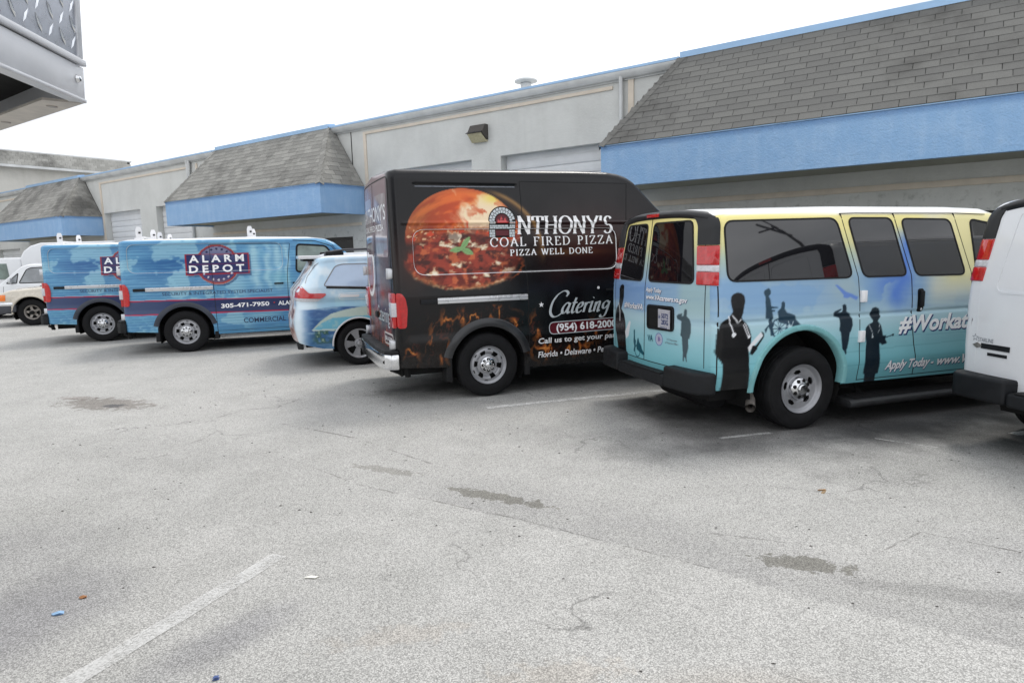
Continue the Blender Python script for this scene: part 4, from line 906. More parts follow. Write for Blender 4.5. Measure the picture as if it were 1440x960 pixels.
    # tail lamps wrap the rear corners
    for sg in (-1, 1):
        q = (lambda P, o: sh.on_side(P, o, -1)) if sg < 0 else (lambda P, o: sh.on_side(P, o, 1))
        tl = patch(q, rounded([(-1.085+dx, .90), (-.985+dx, .90), (-.965+dx, 1.12), (-.985+dx, 1.24), (-1.03+dx, 1.30), (-1.085+dx, 1.30)], .035), .022, 'tail_light', M['red'], t, depth=.03)
        b = MB(); ya, yb = sg*.73, sg*.965
        b.box(-1.128+dx, min(ya, yb), .90, -1.085+dx, max(ya, yb), 1.30); b.obj('lamp_body', M['red'], tl, bevel=.012)
        b = MB(); ya, yb = sg*.82, sg*.978; b.box(-1.142+dx, min(ya, yb), 1.03, -1.058+dx, max(ya, yb), 1.19); b.obj('reverse_lens', M['clear'], tl, bevel=.01)
    # rear doors: seam, hinges, handle
    band(pr, [(0, .46), (0, ZT-.10)], .012, .002, 'door_seal', M['rubber'], t, False); band(pr, rounded([(-.86, .47), (.86, .47), (.82, ZT-.08), (-.82, ZT-.08)], .08), .012, .002, 'door_seal', M['rubber'], t)
    for sg in (-1, 1):
        for z in (.70, 1.52):
            b = MB(); b.box(-1.155+dx, sg*.87-.035, z-.05, -1.09+dx, sg*.87+.035, z+.05); b.box(-1.165+dx, sg*.87-.012, z-.06, -1.10+dx, sg*.87+.012, z+.06); b.obj('door_hinge', M['alu'], t, bevel=.008)
        if high: patch(pr, rounded([(sg*.12, 1.72), (sg*.76, 1.70), (sg*.73, 2.44), (sg*.12, 2.44)], .06), .003, 'rear_window', M['wrap_glass'], t)
    b = MB(); b.box(-1.16+dx, -.08, .95, -1.11+dx, .06, 1.03); b.obj('door_handle', M['black'], t, bevel=.01)
    b = MB(); b.box(-1.10+dx, -.20, ZT-.075, -1.045+dx, .20, ZT-.03); b.obj('brake_light', M['red'], t, bevel=.01)
    # bumper
    b = MB(); b.prism([(a_+dx, b_) for a_, b_ in [(-1.08, -.99), (-1.17, -.985), (-1.24, -.90), (-1.27, -.6), (-1.27, .6), (-1.24, .90), (-1.17, .985), (-1.08, .99)]], 2, .42, .60)
    bp = b.obj('rear_bumper', M['chrome'] if chrome else M['black'], t, bevel=.02)
    b = MB(); b.prism([(a_+dx, b_) for a_, b_ in [(-1.08, -.97), (-1.16, -.965), (-1.23, -.88), (-1.255, -.6), (-1.255, .6), (-1.23, .88), (-1.16, .965), (-1.08, .97)]], 2, .598, .64); b.obj('bumper_pad', M['black'], bp, bevel=.012)
    b = MB(); b.lathe_y([(0, .002), (.02, .002), (.02, -.01)], 14); b.obj('bumper_sensor', M['under'], bp, loc=(-1.236+dx, -.90, .51), rot=(0, 0, -.5+PI))
    b = MB(); b.tube([(-1.1, -.55, .36), (-1.02, -.62, .33), (-.98, -.66, .30)], .028, 10); b.tube([(-.96, -.82, .42), (-.955, -.82, .30)], .035, 8); b.obj('tow_hook', M['under'], t, 40)
    for ax, az, ar in AR: arch_strip(sh, ax, az, .47, .575 if high else .56, .016 if high else .011, 14, 166, 'wheel_arch_trim', arch_mat, t)
    for x in (-.50, .53): b = MB(); b.box(x-.02 if x < 0 else x-.05, -.97, .22, x+.05 if x < 0 else x+.02, -.74, .56); b.obj('mud_flap', M['rubber'], t, bevel=.01)
    wells(t, AR, .97); chassis(t, xr, 4.84, 3.71); body_front(t, sh, 4.3, 4.86, .42, 1.0, .72); mirrors(t, 3.0, 1.0, 1.58, M['black'])
    if high: b = MB(); b.prism([(2.10, ZT+.015), (2.14, ZT-.02), (2.50, 2.255), (2.47, 2.26)], 1, -.80, .80)
    for x, y in ((0, -.985), (0, .985), (3.71, -.985), (3.71, .985)): wheel(t, x, y, 'van', .388, .245, .232, spin=.4+x*3)
    for x in rack:
        for sg in (-1, 1):
            b = MB(); h_ = .25; b.prism([(x-.05, ZT+.0), (x+.05, ZT+.0), (x+.05, ZT+h_-.06), (x+.03, ZT+h_), (x-.03, ZT+h_), (x-.05, ZT+h_-.06)], 1, sg*.70-.012, sg*.70+.012); b.box(x-.07, sg*.70-.05, ZT+.0, x+.07, sg*.70+.05, ZT+.05)
            rp = b.obj('rack_post', M['white'], t, bevel=.006); b = MB(); b.box(x+.0, sg*.70-.03, ZT+.13, x+.035, sg*.70+.03, ZT+.16); b.obj('rack_bolt', M['black'], rp)
        b = MB(); b.box(x-.03, -.68, ZT+.045, x+.03, .68, ZT+.085); b.obj('rack_bar', M['white'], t, bevel=.006)
    L = Letters(); letters(L, sh, 'side'); L.build(ps, t)
    L = Letters(); letters(L, sh, 'rear'); L.build(pr, t)
    return t, sh

def nv_side(x, z, y):
    p = Paint(x, z, (13, 13, 16)); n = fbm(x*5, z*5, 3); n2 = fbm(x*14, z*14, 9, 5); n3 = fbm(x*30+n2*3, z*30, 21, 4)
    p.over(np.exp(-((x-1.45)/.75)**2-((z-1.85)/.42)**2)*.75, (74, 34, 32))
    p.over(np.exp(-((x-1.0)/.6)**2-((z-1.72)/.04)**2)*.35, (150, 110, 60))
    p.over(np.exp(-((x+.9)/.22)**2-((z-1.65)/.4)**2)*.5, (92, 52, 40))
    # ember arc of the oven mouth
    e = np.hypot((x+.16)/.92, (z-1.70)/.78); aa = sst(.05, .0, np.abs(e-1.0))*sst(.0, .3, x)*sst(1.55, 1.95, z)
    p.over(aa*.75, (196, 152, 88)); p.over(sst(.10, .0, np.abs(e-.97))*sst(-.1, .2, x)*sst(1.5, 1.9, z)*.4, (120, 84, 48))
    # glowing dome
    cx = -.24; q = np.hypot((x-cx)/.71, (z-1.90)/.585); dome = sst(1.0, .985, q)*sst(1.80, 1.90, z)
    an = np.arctan2(z-1.55, x-cx); rad = np.hypot(x-cx, z-1.55); stv = fbm(an*3+rad*2, rad*16, 131, 5)
    dk = Paint(x, z, (216, 88, 42)); dk.over(sst(-.30, -.92, x)*.9, (136, 82, 46)); dk.over(sst(.40, .68, stv)*.55, (240, 128, 58)); dk.over(sst(.52, .36, stv)*.45, (160, 52, 30)); dk.over(sst(.86, 1.0, q)*.55, (176, 84, 50))
    wx2, wz2 = x+.22*(fbm(x*5, z*5, 132, 4)-.5), z+.22*(fbm(x*5+9, z*5, 133, 4)-.5)
    glow = np.exp(-((x-.04)/.27)**2-((z-2.16)/.25)**2); fl = sst(.46, .74, fbm(wx2*7+wz2*6, wz2*3.5-wx2*3, 33, 5)*.75+glow*.52)
    dk.over(glow*.55, (250, 158, 78)); dk.over(fl, (250, 226, 190)); dk.over(np.exp(-((x-.14)/.14)**2-((z-2.37)/.06)**2)*.85, (240, 216, 96)); dk.over(sst(.60, .68, fbm(wx2*9, wz2*6, 134, 4))*glow*.9, (206, 84, 44))
    dk.over(sst(2.10, 1.96, z)*sst(.36, .60, n2)*.8, (120, 42, 28)); dk.over(sst(.60, .70, n3)*sst(2.12, 1.98, z)*.8, (240, 204, 160)); dk.over(sst(.62, .72, fbm(wx2*10, wz2*8, 135, 4))*sst(2.2, 2.0, z), (206, 72, 42))
    p.over(dome, dk.c)
    # pizza
    q = np.hypot((x+.25)/.72, (z-1.635)/.335); pz = sst(1.06, .90, q+(n2-.5)*.22+.16*sst(.2, .5, x)*sst(1.6, 1.4, z))
    wxx, wzz = x+.10*(fbm(x*6, z*6, 61, 3)-.5), z+.06*(fbm(x*7, z*7, 62, 3)-.5)
    pk = Paint(x, z, (112, 38, 26)); pk.over(sst(.40, .62, fbm(wxx*9, wzz*13, 63, 5)), (158, 58, 40)); pk.over(sst(.50, .66, fbm(wxx*16+5, wzz*22, 64, 5))*.9, (66, 24, 18)); pk.over(sst(.56, .72, fbm(wxx*12+4, wzz*18, 55, 5))*.9, (204, 104, 62))
    ch = fbm(wxx*8+9, wzz*13+3, 71, 5); pk.over(sst(.60, .68, ch), (214, 176, 138)); pk.over(sst(.66, .72, ch), (240, 228, 204))
    pk.over(sst(.72, .98, q)*sst(1.62, 1.42, z)*.75*sst(.3, .6, n2), (222, 142, 84)); pk.over(sst(.86, 1.0, q)*sst(1.5, 1.38, z)*sst(.42, .62, n3)*.8, (242, 206, 150)); pk.over(sst(1.62, 1.98, z)*sst(.5, .35, n2)*.5, (44, 18, 14)); pk.over(sst(.1, .45, x)*.45, (50, 18, 14))
    p.over(pz, pk.c)
    p.over(sst(.04, .0, np.abs(q-1.02+(n3-.5)*.1))*sst(.25, .4, x)*sst(1.75, 1.5, z)*.7, (190, 92, 46))
    for (lx, lz, a, rl, rw) in ((-.235, 1.845, .9, .10, .036), (-.345, 1.775, .15, .085, .032), (-.215, 1.755, -.45, .085, .038)):
        u = (x-lx)*math.cos(a)+(z-lz)*math.sin(a); v = -(x-lx)*math.sin(a)+(z-lz)*math.cos(a)
        p.over(sst(1.05, .9, np.abs(u)/rl+(v/rw)**2), (132, 172, 112)); p.over(sst(.006, .0, np.abs(v))*(np.abs(u) < rl*.8)*.6, (90, 128, 76))
    # flames licking up from the sill
    wx = x+.10*(fbm(x*4, z*4, 81, 3)-.5)*2; r1 = np.abs(fbm(wx*7, z*3.6-.3*x, 91, 4)-.5); r2 = np.abs(fbm(wx*11+7, z*6, 93, 3)-.5)
    mk = np.zeros(x.shape)
    for (fx_, fz, sx_, sz_) in ((-.93, .62, .08, .16), (-.62, .66, .13, .26), (-.50, .92, .10, .14), (-.22, .98, .20, .10), (.10, 1.02, .13, .09), (.36, .86, .09, .14), (.62, .80, .09, .16), (.75, .52, .20, .12), (1.15, .52, .28, .10), (1.5, .75, .2, .12)):
        mk = np.maximum(mk, np.exp(-((x-fx_)/sx_)**2-((z-fz)/sz_)**2))
    mk = mk*(z < 1.12); p.over(sst(.065, .005, r1)*mk*1., (222, 122, 52)); p.over(sst(.05, .0, r2)*mk*.5, (150, 62, 40)); p.over(sst(.02, .0, r1)*sst(.6, 1, mk)*.8, (240, 176, 96)); p.over(mk*.18, (90, 50, 26))
    p.over(sst(2.56, 2.60, z)*.5, (30, 31, 35))
    return p.c
def nv_rear(y, z):
    p = Paint(y, z, (74, 46, 44)); n = fbm(y*5, z*4, 13, 5); n2 = fbm(y*14, z*9, 17, 4)
    p.over(sst(1.6, 2.1, z)*.75, (150, 130, 138)); p.over(sst(.45, .65, n)*sst(1.7, 1.2, z), (128, 50, 40)); p.over(sst(.55, .7, n2)*sst(1.4, .9, z)*.6, (190, 120, 84)); p.over(sst(-.70, -.86, y)*.9, (28, 29, 34)); p.over(sst(.70, .86, y)*.8, (150, 160, 200))
    p.disc(.50, 1.52, .33, (226, 226, 222), .42); p.disc(.50, 1.52, .27, (150, 56, 46), .30); p.over(sst(.5, .6, n2)*(np.hypot((y-.5)/.26, (z-1.52)/.24) < 1)*.8, (90, 60, 50))
    p.disc(-.05, 1.45, .36, (52, 62, 110), .2, a=.5)
    p.over((rrect(y, z, -.80, -.38, .68, .80, .03) < .012)*1., (210, 205, 200)); p.over((rrect(y, z, -.80, -.38, .68, .80, .03) < -.004)*1., (70, 26, 30)); p.over(sst(.56, .50, z)*.6, (60, 44, 40))
    return p.c
def nv_letters(L, sh, where):
    if where == 'side':
        L.g += 1
        # brick-arch initial
        def q(cx, cz, pts): return [(cx+a, cz+b) for a, b in pts]
        x0, x1, zb, zsp = .075, .395, 1.915, 2.10; xc = (x0+x1)/2; ro, ri = .165, .098
        L.poly('under', [(x0-.008, zb-.006), (x1+.008, zb-.006), (x1+.008, zsp)]+[(xc+(ro+.010)*math.cos(R(a)), zsp+(ro+.012)*math.sin(R(a))) for a in range(0, 181, 12)]+[(x0-.008, zsp)], .0022)
        for k in range(2):
            for i in range(11):
                a0, a1 = R(i*180/11+1.5+k*6), R((i+1)*180/11-1.5+k*6); a1 = min(a1, PI); r0 = ri+k*.035; r1 = r0+.030
                L.poly('ink_silver', [(xc+r*math.cos(a), zsp+r*math.sin(a)) for r, a in ((r0, a0), (r1, a0), (r1, a1), (r0, a1))], .0032)
        for sg in (0, 1):
            xa = x0 if sg == 0 else x1-.068
            for rI in range(6):
                z = zb+rI*.0305
                for k, (u0, u1) in enumerate(((0, .040), (.044, .068)) if rI % 2 else ((0, .024), (.028, .068))): L.poly('ink_silver', [(xa+u0, z), (xa+u1, z), (xa+u1, z+.026), (xa+u0, z+.026)], .0032)
        for rI in range(2):
            for k in range(4): xa = x0+.072+k*.046-(rI*.02); L.poly('ink_silver', [(xa, 2.005+rI*.03), (xa+.042, 2.005+rI*.03), (xa+.042, 2.031+rI*.03), (xa, 2.031+rI*.03)], .0034)
        L.poly('ink_maroon', [(xc-.085, 2.075), (xc+.085, 2.075)]+[(xc+.085*math.cos(R(a)), zsp+.085*math.sin(R(a))) for a in range(0, 181, 20)], .0028)
        L.poly('red', [(xc-.07, 2.08), (xc-.05, 2.13), (xc-.035, 2.10), (xc-.01, 2.16), (xc+.012, 2.11), (xc+.04, 2.145), (xc+.055, 2.10), (xc+.07, 2.08)], .0034)
        L.poly('ink_maroon', [(xc-.085, 1.93), (xc+.085, 1.93), (xc+.085, 2.0), (xc-.085, 2.0)], .0028)
        roman(L, 'ink_white', "NTHONY'S", (.43, 1.945), (1.73, 1.945), .215, .17, .05)
        roman(L, 'ink_white', 'COAL FIRED PIZZA', (.075, 1.80), (1.735, 1.815), .105, .17, .07, .22); roman(L, 'ink_white', 'PIZZA WELL DONE', (.325, 1.69), (1.44, 1.70), .072, .2, .09, .20)
        # script word
        C = [[(.86, .80), (.92, .92), (.82, 1.04), (.62, 1.05), (.36, .86), (.20, .50), (.22, .10), (.42, -.13), (.68, -.10), (.92, .10)]]
        def lo(dx, st): return [[(a+dx, b) for a, b in s_] for s_ in st]
        a_ = [[(.34, .44), (.18, .48), (.04, .28), (.04, .08), (.14, .0), (.26, .12), (.36, .46)], [(.36, .48), (.32, .12), (.38, .0), (.46, .06)]]
        t_ = [[(.14, .72), (.08, .16), (.14, .0), (.24, .06)], [(.0, .48), (.26, .48)]]
        e_ = [[(.04, .20), (.22, .26), (.30, .38), (.22, .48), (.10, .40), (.03, .20), (.08, .03), (.20, .0), (.32, .10)]]
        r_ = [[(.0, .44), (.08, .46), (.06, .0)], [(.08, .28), (.18, .46), (.28, .44)]]
        i_ = [[(.0, .44), (.08, .47), (.06, .08), (.12, .0), (.2, .06)], [(.10, .66), (.115, .69)]]
        n_ = [[(.0, .44), (.07, .47), (.05, .0)], [(.06, .28), (.18, .46), (.27, .42), (.26, .10), (.30, .0), (.38, .06)]]
        g_ = [[(.34, .42), (.20, .48), (.06, .36), (.08, .18), (.20, .14), (.34, .30)], [(.36, .47), (.34, .0), (.26, -.24), (.10, -.28), (.02, -.18)]]
        W = C+lo(.80, a_)+lo(1.28, t_)+lo(1.56, e_)+lo(1.94, r_)+lo(2.26, i_)+lo(2.50, n_)+lo(2.94, g_)
        script(L, 'ink_silver', W, .755, .962, .262, .30, .125, .04)
        L.g += 1; L.poly('ink_white', [(.70+(.036 if k % 2 == 0 else .015)*math.sin(k*PI/5), 1.085+(.036 if k % 2 == 0 else .015)*math.cos(k*PI/5)) for k in range(10)], .003)
        L.g += 1; L.poly('ink_white', [(1.495+.018*math.cos(a*PI/6), 1.262+.018*math.sin(a*PI/6)) for a in range(12)], .003)
        L.g += 1; L.poly('ink_silver', rounded([(.80, .705), (1.95, .715), (1.95, .872), (.80, .862)], .075), .0022); L.poly('ink_maroon', rounded([(.81, .715), (1.94, .725), (1.94, .862), (.81, .852)], .068), .0026)
        L.text('ink_white', '(954) 618-2000', (.90, .745), (1.755, .752), .085, 0, .028, .0034)
        L.text('ink_white', 'Call us to get your party started!', (.655, .600), (2.24, .612), .066, 0, .022); L.text('ink_white', 'Florida • Delaware • Pennsylvania', (.655, .425), (1.98, .432), .072, .12, .014)
    else:
        roman(L, 'ink_white', "ANTHONY'S", (.05-.95, 2.14), (.05-.13, 2.14), .15, .2, .07) if False else None
        L.text('ink_white', "ANTHONY'S", (.78, 2.14), (-.72, 2.14), .17, 0, .01, .006, -1); L.text('ink_white', 'COAL FIRED PIZZA', (.78, 2.02), (-.6, 2.02), .07, 0, .01, .006, -1)
        L.text('ink_silver', 'Catering', (.02, .93), (-.70, .93), .18, .1, 0, .003, -1); L.text('ink_white', '(954) 618-2000', (-.41, .715), (-.77, .715), .05, 0, .02, .003, -1)
M['wrap_glass'] = plain('printed_window', S(150, 140, 146), .06, 0, .25, 4, .6)

def ad_side(x, z, y):
    p = Paint(x, z, (98, 152, 190)); n = fbm(x*1.6, z*2.2, 5, 5); n2 = fbm(x*6, z*6, 8, 5); ln = fbm(x*2.2, z*26, 12, 3)
    p.over(np.exp(-((x+.15)/.45)**2-((z-1.75)/.30)**2)*.75, (38, 84, 144)); p.over(np.exp(-((x+.35)/.5)**2-((z-1.6)/.2)**2)*.35, (36, 84, 140))
    p.over(np.exp(-((x-1.55)/.55)**2-((z-1.6)/.42)**2)*.35, (70, 140, 196)); p.over(sst(.45, .70, ln)*.30, (120, 186, 212)); p.over(sst(.55, .40, ln)*.18, (52, 110, 158))
    land = sst(.55, .60, fbm(x*2.1+3.1, z*2.9+1.3, 41, 5)+.10*np.exp(-((x-.1)/.5)**2-((z-1.85)/.15)**2))*sst(1.3, .9, x); p.over(land*.70, (158, 202, 216))
    for cx_, wd in ((1.30, .09), (1.52, .07), (1.70, .08), (1.86, .05)): p.over(np.exp(-((x-cx_-.05*(n2-.5)*3)/wd)**2)*sst(1.0, 1.25, z)*sst(2.05, 1.9, z)*.72, (184, 220, 226))
    p.over(np.exp(-((x-1.75)/.25)**2-((z-1.35)/.12)**2)*.5, (110, 180, 196)); p.over(sst(.5, .75, n2)*sst(1.0, 1.3, x)*.25, (60, 130, 200)); p.over(np.exp(-((x-1.35)/.3)**2-((z-.62)/.08)**2)*.6, (160, 206, 220))
    p.over((np.abs(((z*19) % 1)-.5) < .10)*.26, (44, 92, 142)); p.over((np.abs(((z*19+.4) % 1)-.5) < .08)*.16, (150, 204, 224)); p.over(sst(.50, .36, z)*.35, (74, 140, 180))
    # striped band
    zl, zh = np.interp(x, [-1.1, 2], [.742, .700]), np.interp(x, [-1.1, 2], [.992, .955]); bd = (z > zl) & (z < zh)
    p.over(bd*1., (38, 50, 92)); p.over(bd*sst(.5, -.9, x)*.65, (84, 98, 128)); e = np.minimum(np.abs(z-zl), np.abs(z-zh)); p.over(sst(.015, .007, e)*1., (176, 40, 72)); p.over((np.abs(z-zh-.018) < .006)*.5, (176, 206, 220))
    # badge: shadow, ring, slab
    for dx, dz, a in ((.035, -.03, .55),):
        m = (rrect(x, z, .075+dx, 1.18+dx, 1.43+dz, 1.825+dz, .01) < 0) | (np.hypot(x-.625-dx, z-1.62-dz) < .375); p.over(m*a, (40, 62, 96))
    p.disc(.625, 1.62, .378, (150, 146, 150)); p.disc(.625, 1.62, .368, (150, 50, 54)); p.disc(.625, 1.62, .340, (60, 66, 112)); p.over((np.hypot(x-.625, z-1.62) < .33)*sst(1.75, 1.96, z)*.7, (150, 150, 170)); p.over((np.hypot(x-.625, z-1.62) < .37)*sst(1.40, 1.26, z)*.4, (196, 110, 90))
    p.over((rrect(x, z, .075, 1.18, 1.43, 1.825, .008) < 0)*1., (150, 40, 54)); p.over((rrect(x, z, .10, 1.155, 1.455, 1.80, .004) < 0)*1., (42, 48, 96)); m = (np.hypot(x-.625, z-1.62) < .325) & (z > 1.455); p.over(m*sst(1.60, 1.95, z)*.8, (128, 130, 156)); p.over((np.abs(z-1.628) < .006)*(x > .11)*(x < 1.145)*.6, (140, 40, 80))
    for k in range(7):
        a = R(35+k*110/6); p.disc(.625+.29*math.cos(a), 1.62+.29*math.sin(a), .022, (36, 40, 80)); p.disc(.625+.29*math.cos(a), 1.62-.29*math.sin(a), .018, (206, 200, 212))
    p.over(sst(2.07, 2.09, z)*1., (232, 236, 240)); p.over((np.abs(y) < .80)*(z > 2.0)*1., (236, 238, 240)); return p.c
def ad_rear(y, z):
    p = Paint(y, z, (86, 150, 188)); p.over(sst(.5, .65, fbm(y*3, z*3, 3, 4))*.5, (140, 196, 214)); p.over(((z > .74) & (z < .99))*1., (60, 70, 110)); p.over(sst(2.06, 2.09, z), (232, 236, 240)); return p.c
def wide(L, col, body, p0, p1, cap, off=.003, bold=.02): L.text(col, body, p0, p1, cap, 0, bold, off)
def ad_letters(L, sh, where):
    if where == 'side':
        wide(L, 'ink_white', 'A L A R M', (.145, 1.665), (1.09, 1.672), .125, .004, .03); wide(L, 'ink_white', 'D E P O T', (.135, 1.478), (1.085, 1.484), .125, .004, .03)
        wide(L, 'ink_dark', 'SECURITY & INTEGRATED SYSTEM SPECIALIST', (-.345, 1.072), (1.565, 1.072), .056, .003, .0); wide(L, 'ink_white', '305-471-7950', (.63, .803), (1.485, .812), .073, .003, .03)
        L.g += 1; L.poly('red', [(1.575+.013*math.cos(a), .865+.013*math.sin(a)) for a in np.arange(0, 6.2, .7)], .003); wide(L, 'ink_white', 'ALARM', (1.645, .812), (2.0, .812), .073, .003, .03); wide(L, 'ink_dark', 'COMMERCIAL', (1.005, .50), (1.77, .502), .09, .003, .012)
    else: wide(L, 'ink_white', 'ALARM DEPOT', (-.1, 1.6), (-.1, 1.6), .1) if False else None

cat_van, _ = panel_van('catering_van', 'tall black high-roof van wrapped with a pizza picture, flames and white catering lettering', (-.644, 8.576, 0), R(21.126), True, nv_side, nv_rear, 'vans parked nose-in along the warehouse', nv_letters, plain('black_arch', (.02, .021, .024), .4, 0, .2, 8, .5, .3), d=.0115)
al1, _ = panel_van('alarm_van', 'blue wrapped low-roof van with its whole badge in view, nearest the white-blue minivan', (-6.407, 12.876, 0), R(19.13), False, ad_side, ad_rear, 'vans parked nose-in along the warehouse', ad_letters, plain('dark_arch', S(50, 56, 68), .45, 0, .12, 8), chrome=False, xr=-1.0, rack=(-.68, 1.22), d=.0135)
def dup(root, loc, rz, label):
    r = root.copy(); COL.objects.link(r); r.location = loc; r.rotation_euler = (0, 0, rz); r['label'] = label
    for ch in list(root.children):
        c = ch.copy(); COL.objects.link(c); c.parent = r
        for g_ in list(ch.children): d_ = g_.copy(); COL.objects.link(d_); d_.parent = c
    return r
dup(al1, (-9.16, 14.74, 0), R(19.6), 'blue wrapped low-roof van whose badge is half hidden behind the next blue van')
# ---------------------------------------------------------------- full-size vans with black rear trim (passenger van and white cargo van)
EXW = [(.25, .93), (.45, .965), (.62, .985), (.85, 1.0), (1.2, 1.0), (1.42, .985), (2.0, .90), (2.2, .87)]
def ex_press(x, z): return .012*sst(.03, .0, np.abs(z-1.065))*(x > -2)-.010*sst(.16, .0, np.abs(z-.60))
def big_van(name, label, loc, yaw, sidecol, rearcol, passenger, letters=None, mat=None, d=.009):
    t = thing(name, label, 'van', loc, yaw, 'vans parked nose-in along the warehouse' if passenger else 'vans parked nose-in along the warehouse')
    top = [(-1.03, 2.035), (-.99, 2.05), (-.85, 2.075), (.6, 2.10), (1.9, 2.095), (2.35, 2.08), (2.58, 2.02), (2.78, 1.88), (3.25, 1.38), (3.4, 1.27), (4.15, 1.08), (4.28, .95)]
    sill = [(-1.03, .53), (-.97, .46), (-.4, .45), (.4, .40), (3.3, .38), (4.28, .42)]
    sh = Shell(-1.0, 4.26, top, sill, EXW, rc=.08, rcf=.35, rr=.15, bulge=.10, press=ex_press, lean=([.4, 1.35, 2.1], [0, .0, .085], .5))
    AR = [(-.045, .45, .515), (3.43, .45, .49)]
    s1 = lambda z: np.interp(z, [.35, .6, 1.42, 2.05], [.665, .655, .60, .425]); s2 = lambda z: np.interp(z, [.35, .6, .95, 1.42, 2.05], [1.385, 1.375, 1.285, 1.265, 1.07]); s3 = lambda z: np.interp(z, [.35, 1.42, 2.05], [2.10, 2.07, 1.86])
    fx = lambda z: np.interp(z, [.4, 1.3, 2.0], [2.98, 3.05, 2.5])
    regs = [('side_door', lambda x, y, z: (y < -.7) & (x > s1(z)) & (x < s2(z)) & (z < 2.02) & (z > .42), None), ('side_door', lambda x, y, z: (y < -.7) & (x >= s2(z)) & (x < s3(z)) & (z < 2.02) & (z > .42), None),
            ('front_door', lambda x, y, z: (y < -.6) & (x > s3(z)+.015) & (x < fx(z)) & (z < 2.02) & (z > .42), None),
            ('windshield', lambda x, y, z: (x > 2.5) & (x < 3.2) & (np.abs(y) < sh.W(z)-.14) & (z > 1.32) & (z > sh.top(x)-.05), M['glass'])]
    # two side doors share a name but are separate objects
    regs = [regs[0], ('side_door_', regs[1][1], None), regs[2], regs[3]]
    out = sh.build(t, mat, fine(-1.0, 2.3, 4.26, d, .05), d, coarse(-1.0, 4.26), sidecol, rearcol, AR, regs, capn=int(1.9/d))
    out['side_door_'].name = 'side_door'; out['side_door_'].data.name = 'side_door'
    ps, pl, pr = mirror_place(sh); dA, dB, dF = out['side_door'], out['side_door_'], out['front_door']
    band(ps, [(s1(z), z) for z in np.linspace(.42, 2.03, 28)], .008, .0012, 'door_seal', M['rubber'], dA, False); band(ps, [(s2(z), z) for z in np.linspace(.42, 2.03, 28)], .010, .0012, 'door_seal', M['rubber'], dB, False)
    band(ps, [(s3(z), z) for z in np.linspace(.42, 2.03, 28)], .008, .0012, 'door_seal', M['rubber'], dF, False); band(ps, [(s1(.425), .425), (s3(.425), .425)], .007, .0012, 'door_seal', M['rubber'], dA, False)
    band(ps, [(fx(z), z) for z in np.linspace(.42, 1.95, 16)], .008, .0012, 'door_seal', M['rubber'], dF, False)
    # drip rail along the roof edge
    xs_ = np.linspace(.42 if passenger else -.8, 2.3, 30); rl = MB(); zr = sh.top(xs_)-.07
    for sg in (-1, 1):
        P = sh.on_side(np.stack([xs_, zr], -1), .004, sg); rl.tube([tuple(q) for q in P], .005, 6)
    rl.obj('drip_rail', M['black'] if passenger else mat_white, t, 60)
    wins = [(rounded([(-.865, 1.437), (.535, 1.428), (.375, 1.985), (-.865, 1.965)], .09), t), (rounded([(.665, 1.428), (1.205, 1.424), (1.045, 1.982), (.515, 1.985)], .07), dA), (rounded([(1.325, 1.42), (1.985, 1.41), (1.81, 1.965), (1.17, 1.975)], .075), dB)]
    fw_ = rounded([(2.14, 1.42), (2.92, 1.42), (2.5, 1.90), (2.09, 1.965)], .06)
    if passenger:
        for w_, par in wins: patch(ps, w_, .0035, 'side_window', M['glass'], par); band(ps, w_, .016, .0065, 'window_seal', M['rubber'], par)
        for w_, par in wins: patch(pl, w_, .0035, 'side_window', M['glass'], t)
    for pp, par in ((ps, dF), (pl, t)): patch(pp, fw_, .0035, 'front_window', M['glass'], par); band(pp, fw_, .02, .0065, 'window_seal', M['rubber'], par)
    # rear doors
    dl = rounded([(-.86, .60), (.86, .60), (.86, 1.40), (.735, 2.03), (-.735, 2.03), (-.86, 1.40)], .06)
    band(pr, dl, .008, .0015, 'door_seal', M['rubber'] if passenger else mat_white, t); band(ps, [(-.962, .50), (-.962, 1.40)], .009, .0015, 'corner_seam', M['rubber'] if passenger else mat_white, t, False); band(pr, [(.058, .60), (.03, 2.03)], .010, .0015, 'door_seal', M['rubber'], t, False)
    for sg in (-1, 1):
        wi = .115 if sg > 0 else .015; wq = rounded([(sg*wi, 1.415), (sg*.71, 1.415), (sg*.60, 1.985), (sg*wi*.9, 1.985)], .06)
        if passenger: patch(pr, wq, .004, 'rear_window', M['glass_rear'], t); band(pr, wq, .016, .007, 'window_seal', M['rubber'], t)
        else: band(pr, rounded([(sg*.09, 1.32), (sg*.72, 1.32), (sg*.60, 1.98), (sg*.06, 1.98)], .08), .018, .004, 'door_pressing', mat_white, t)
    # black trim over the doors and down the rear pillars, with tail lamps below
    XR = sh.xr
    def corner(z, hw, e):
        lw = .25 if passenger else .15; ys = [hw-lw, hw-lw+.015, hw-lw*.6, hw-.075]; ln = float(sh.lean(np.array(XR), np.array(z)))
        return [(float(sh.rx(np.array(min(y, .905)), np.array(z)))-(e if k else -.01), y) for k, y in enumerate(ys)]+[(XR+ln+.008-e*.8, hw-.036), (XR+ln+.018, hw-.018+e*.5), (XR+ln+.030, hw-.007+e*.7), (XR+ln+.034, hw-.05)]
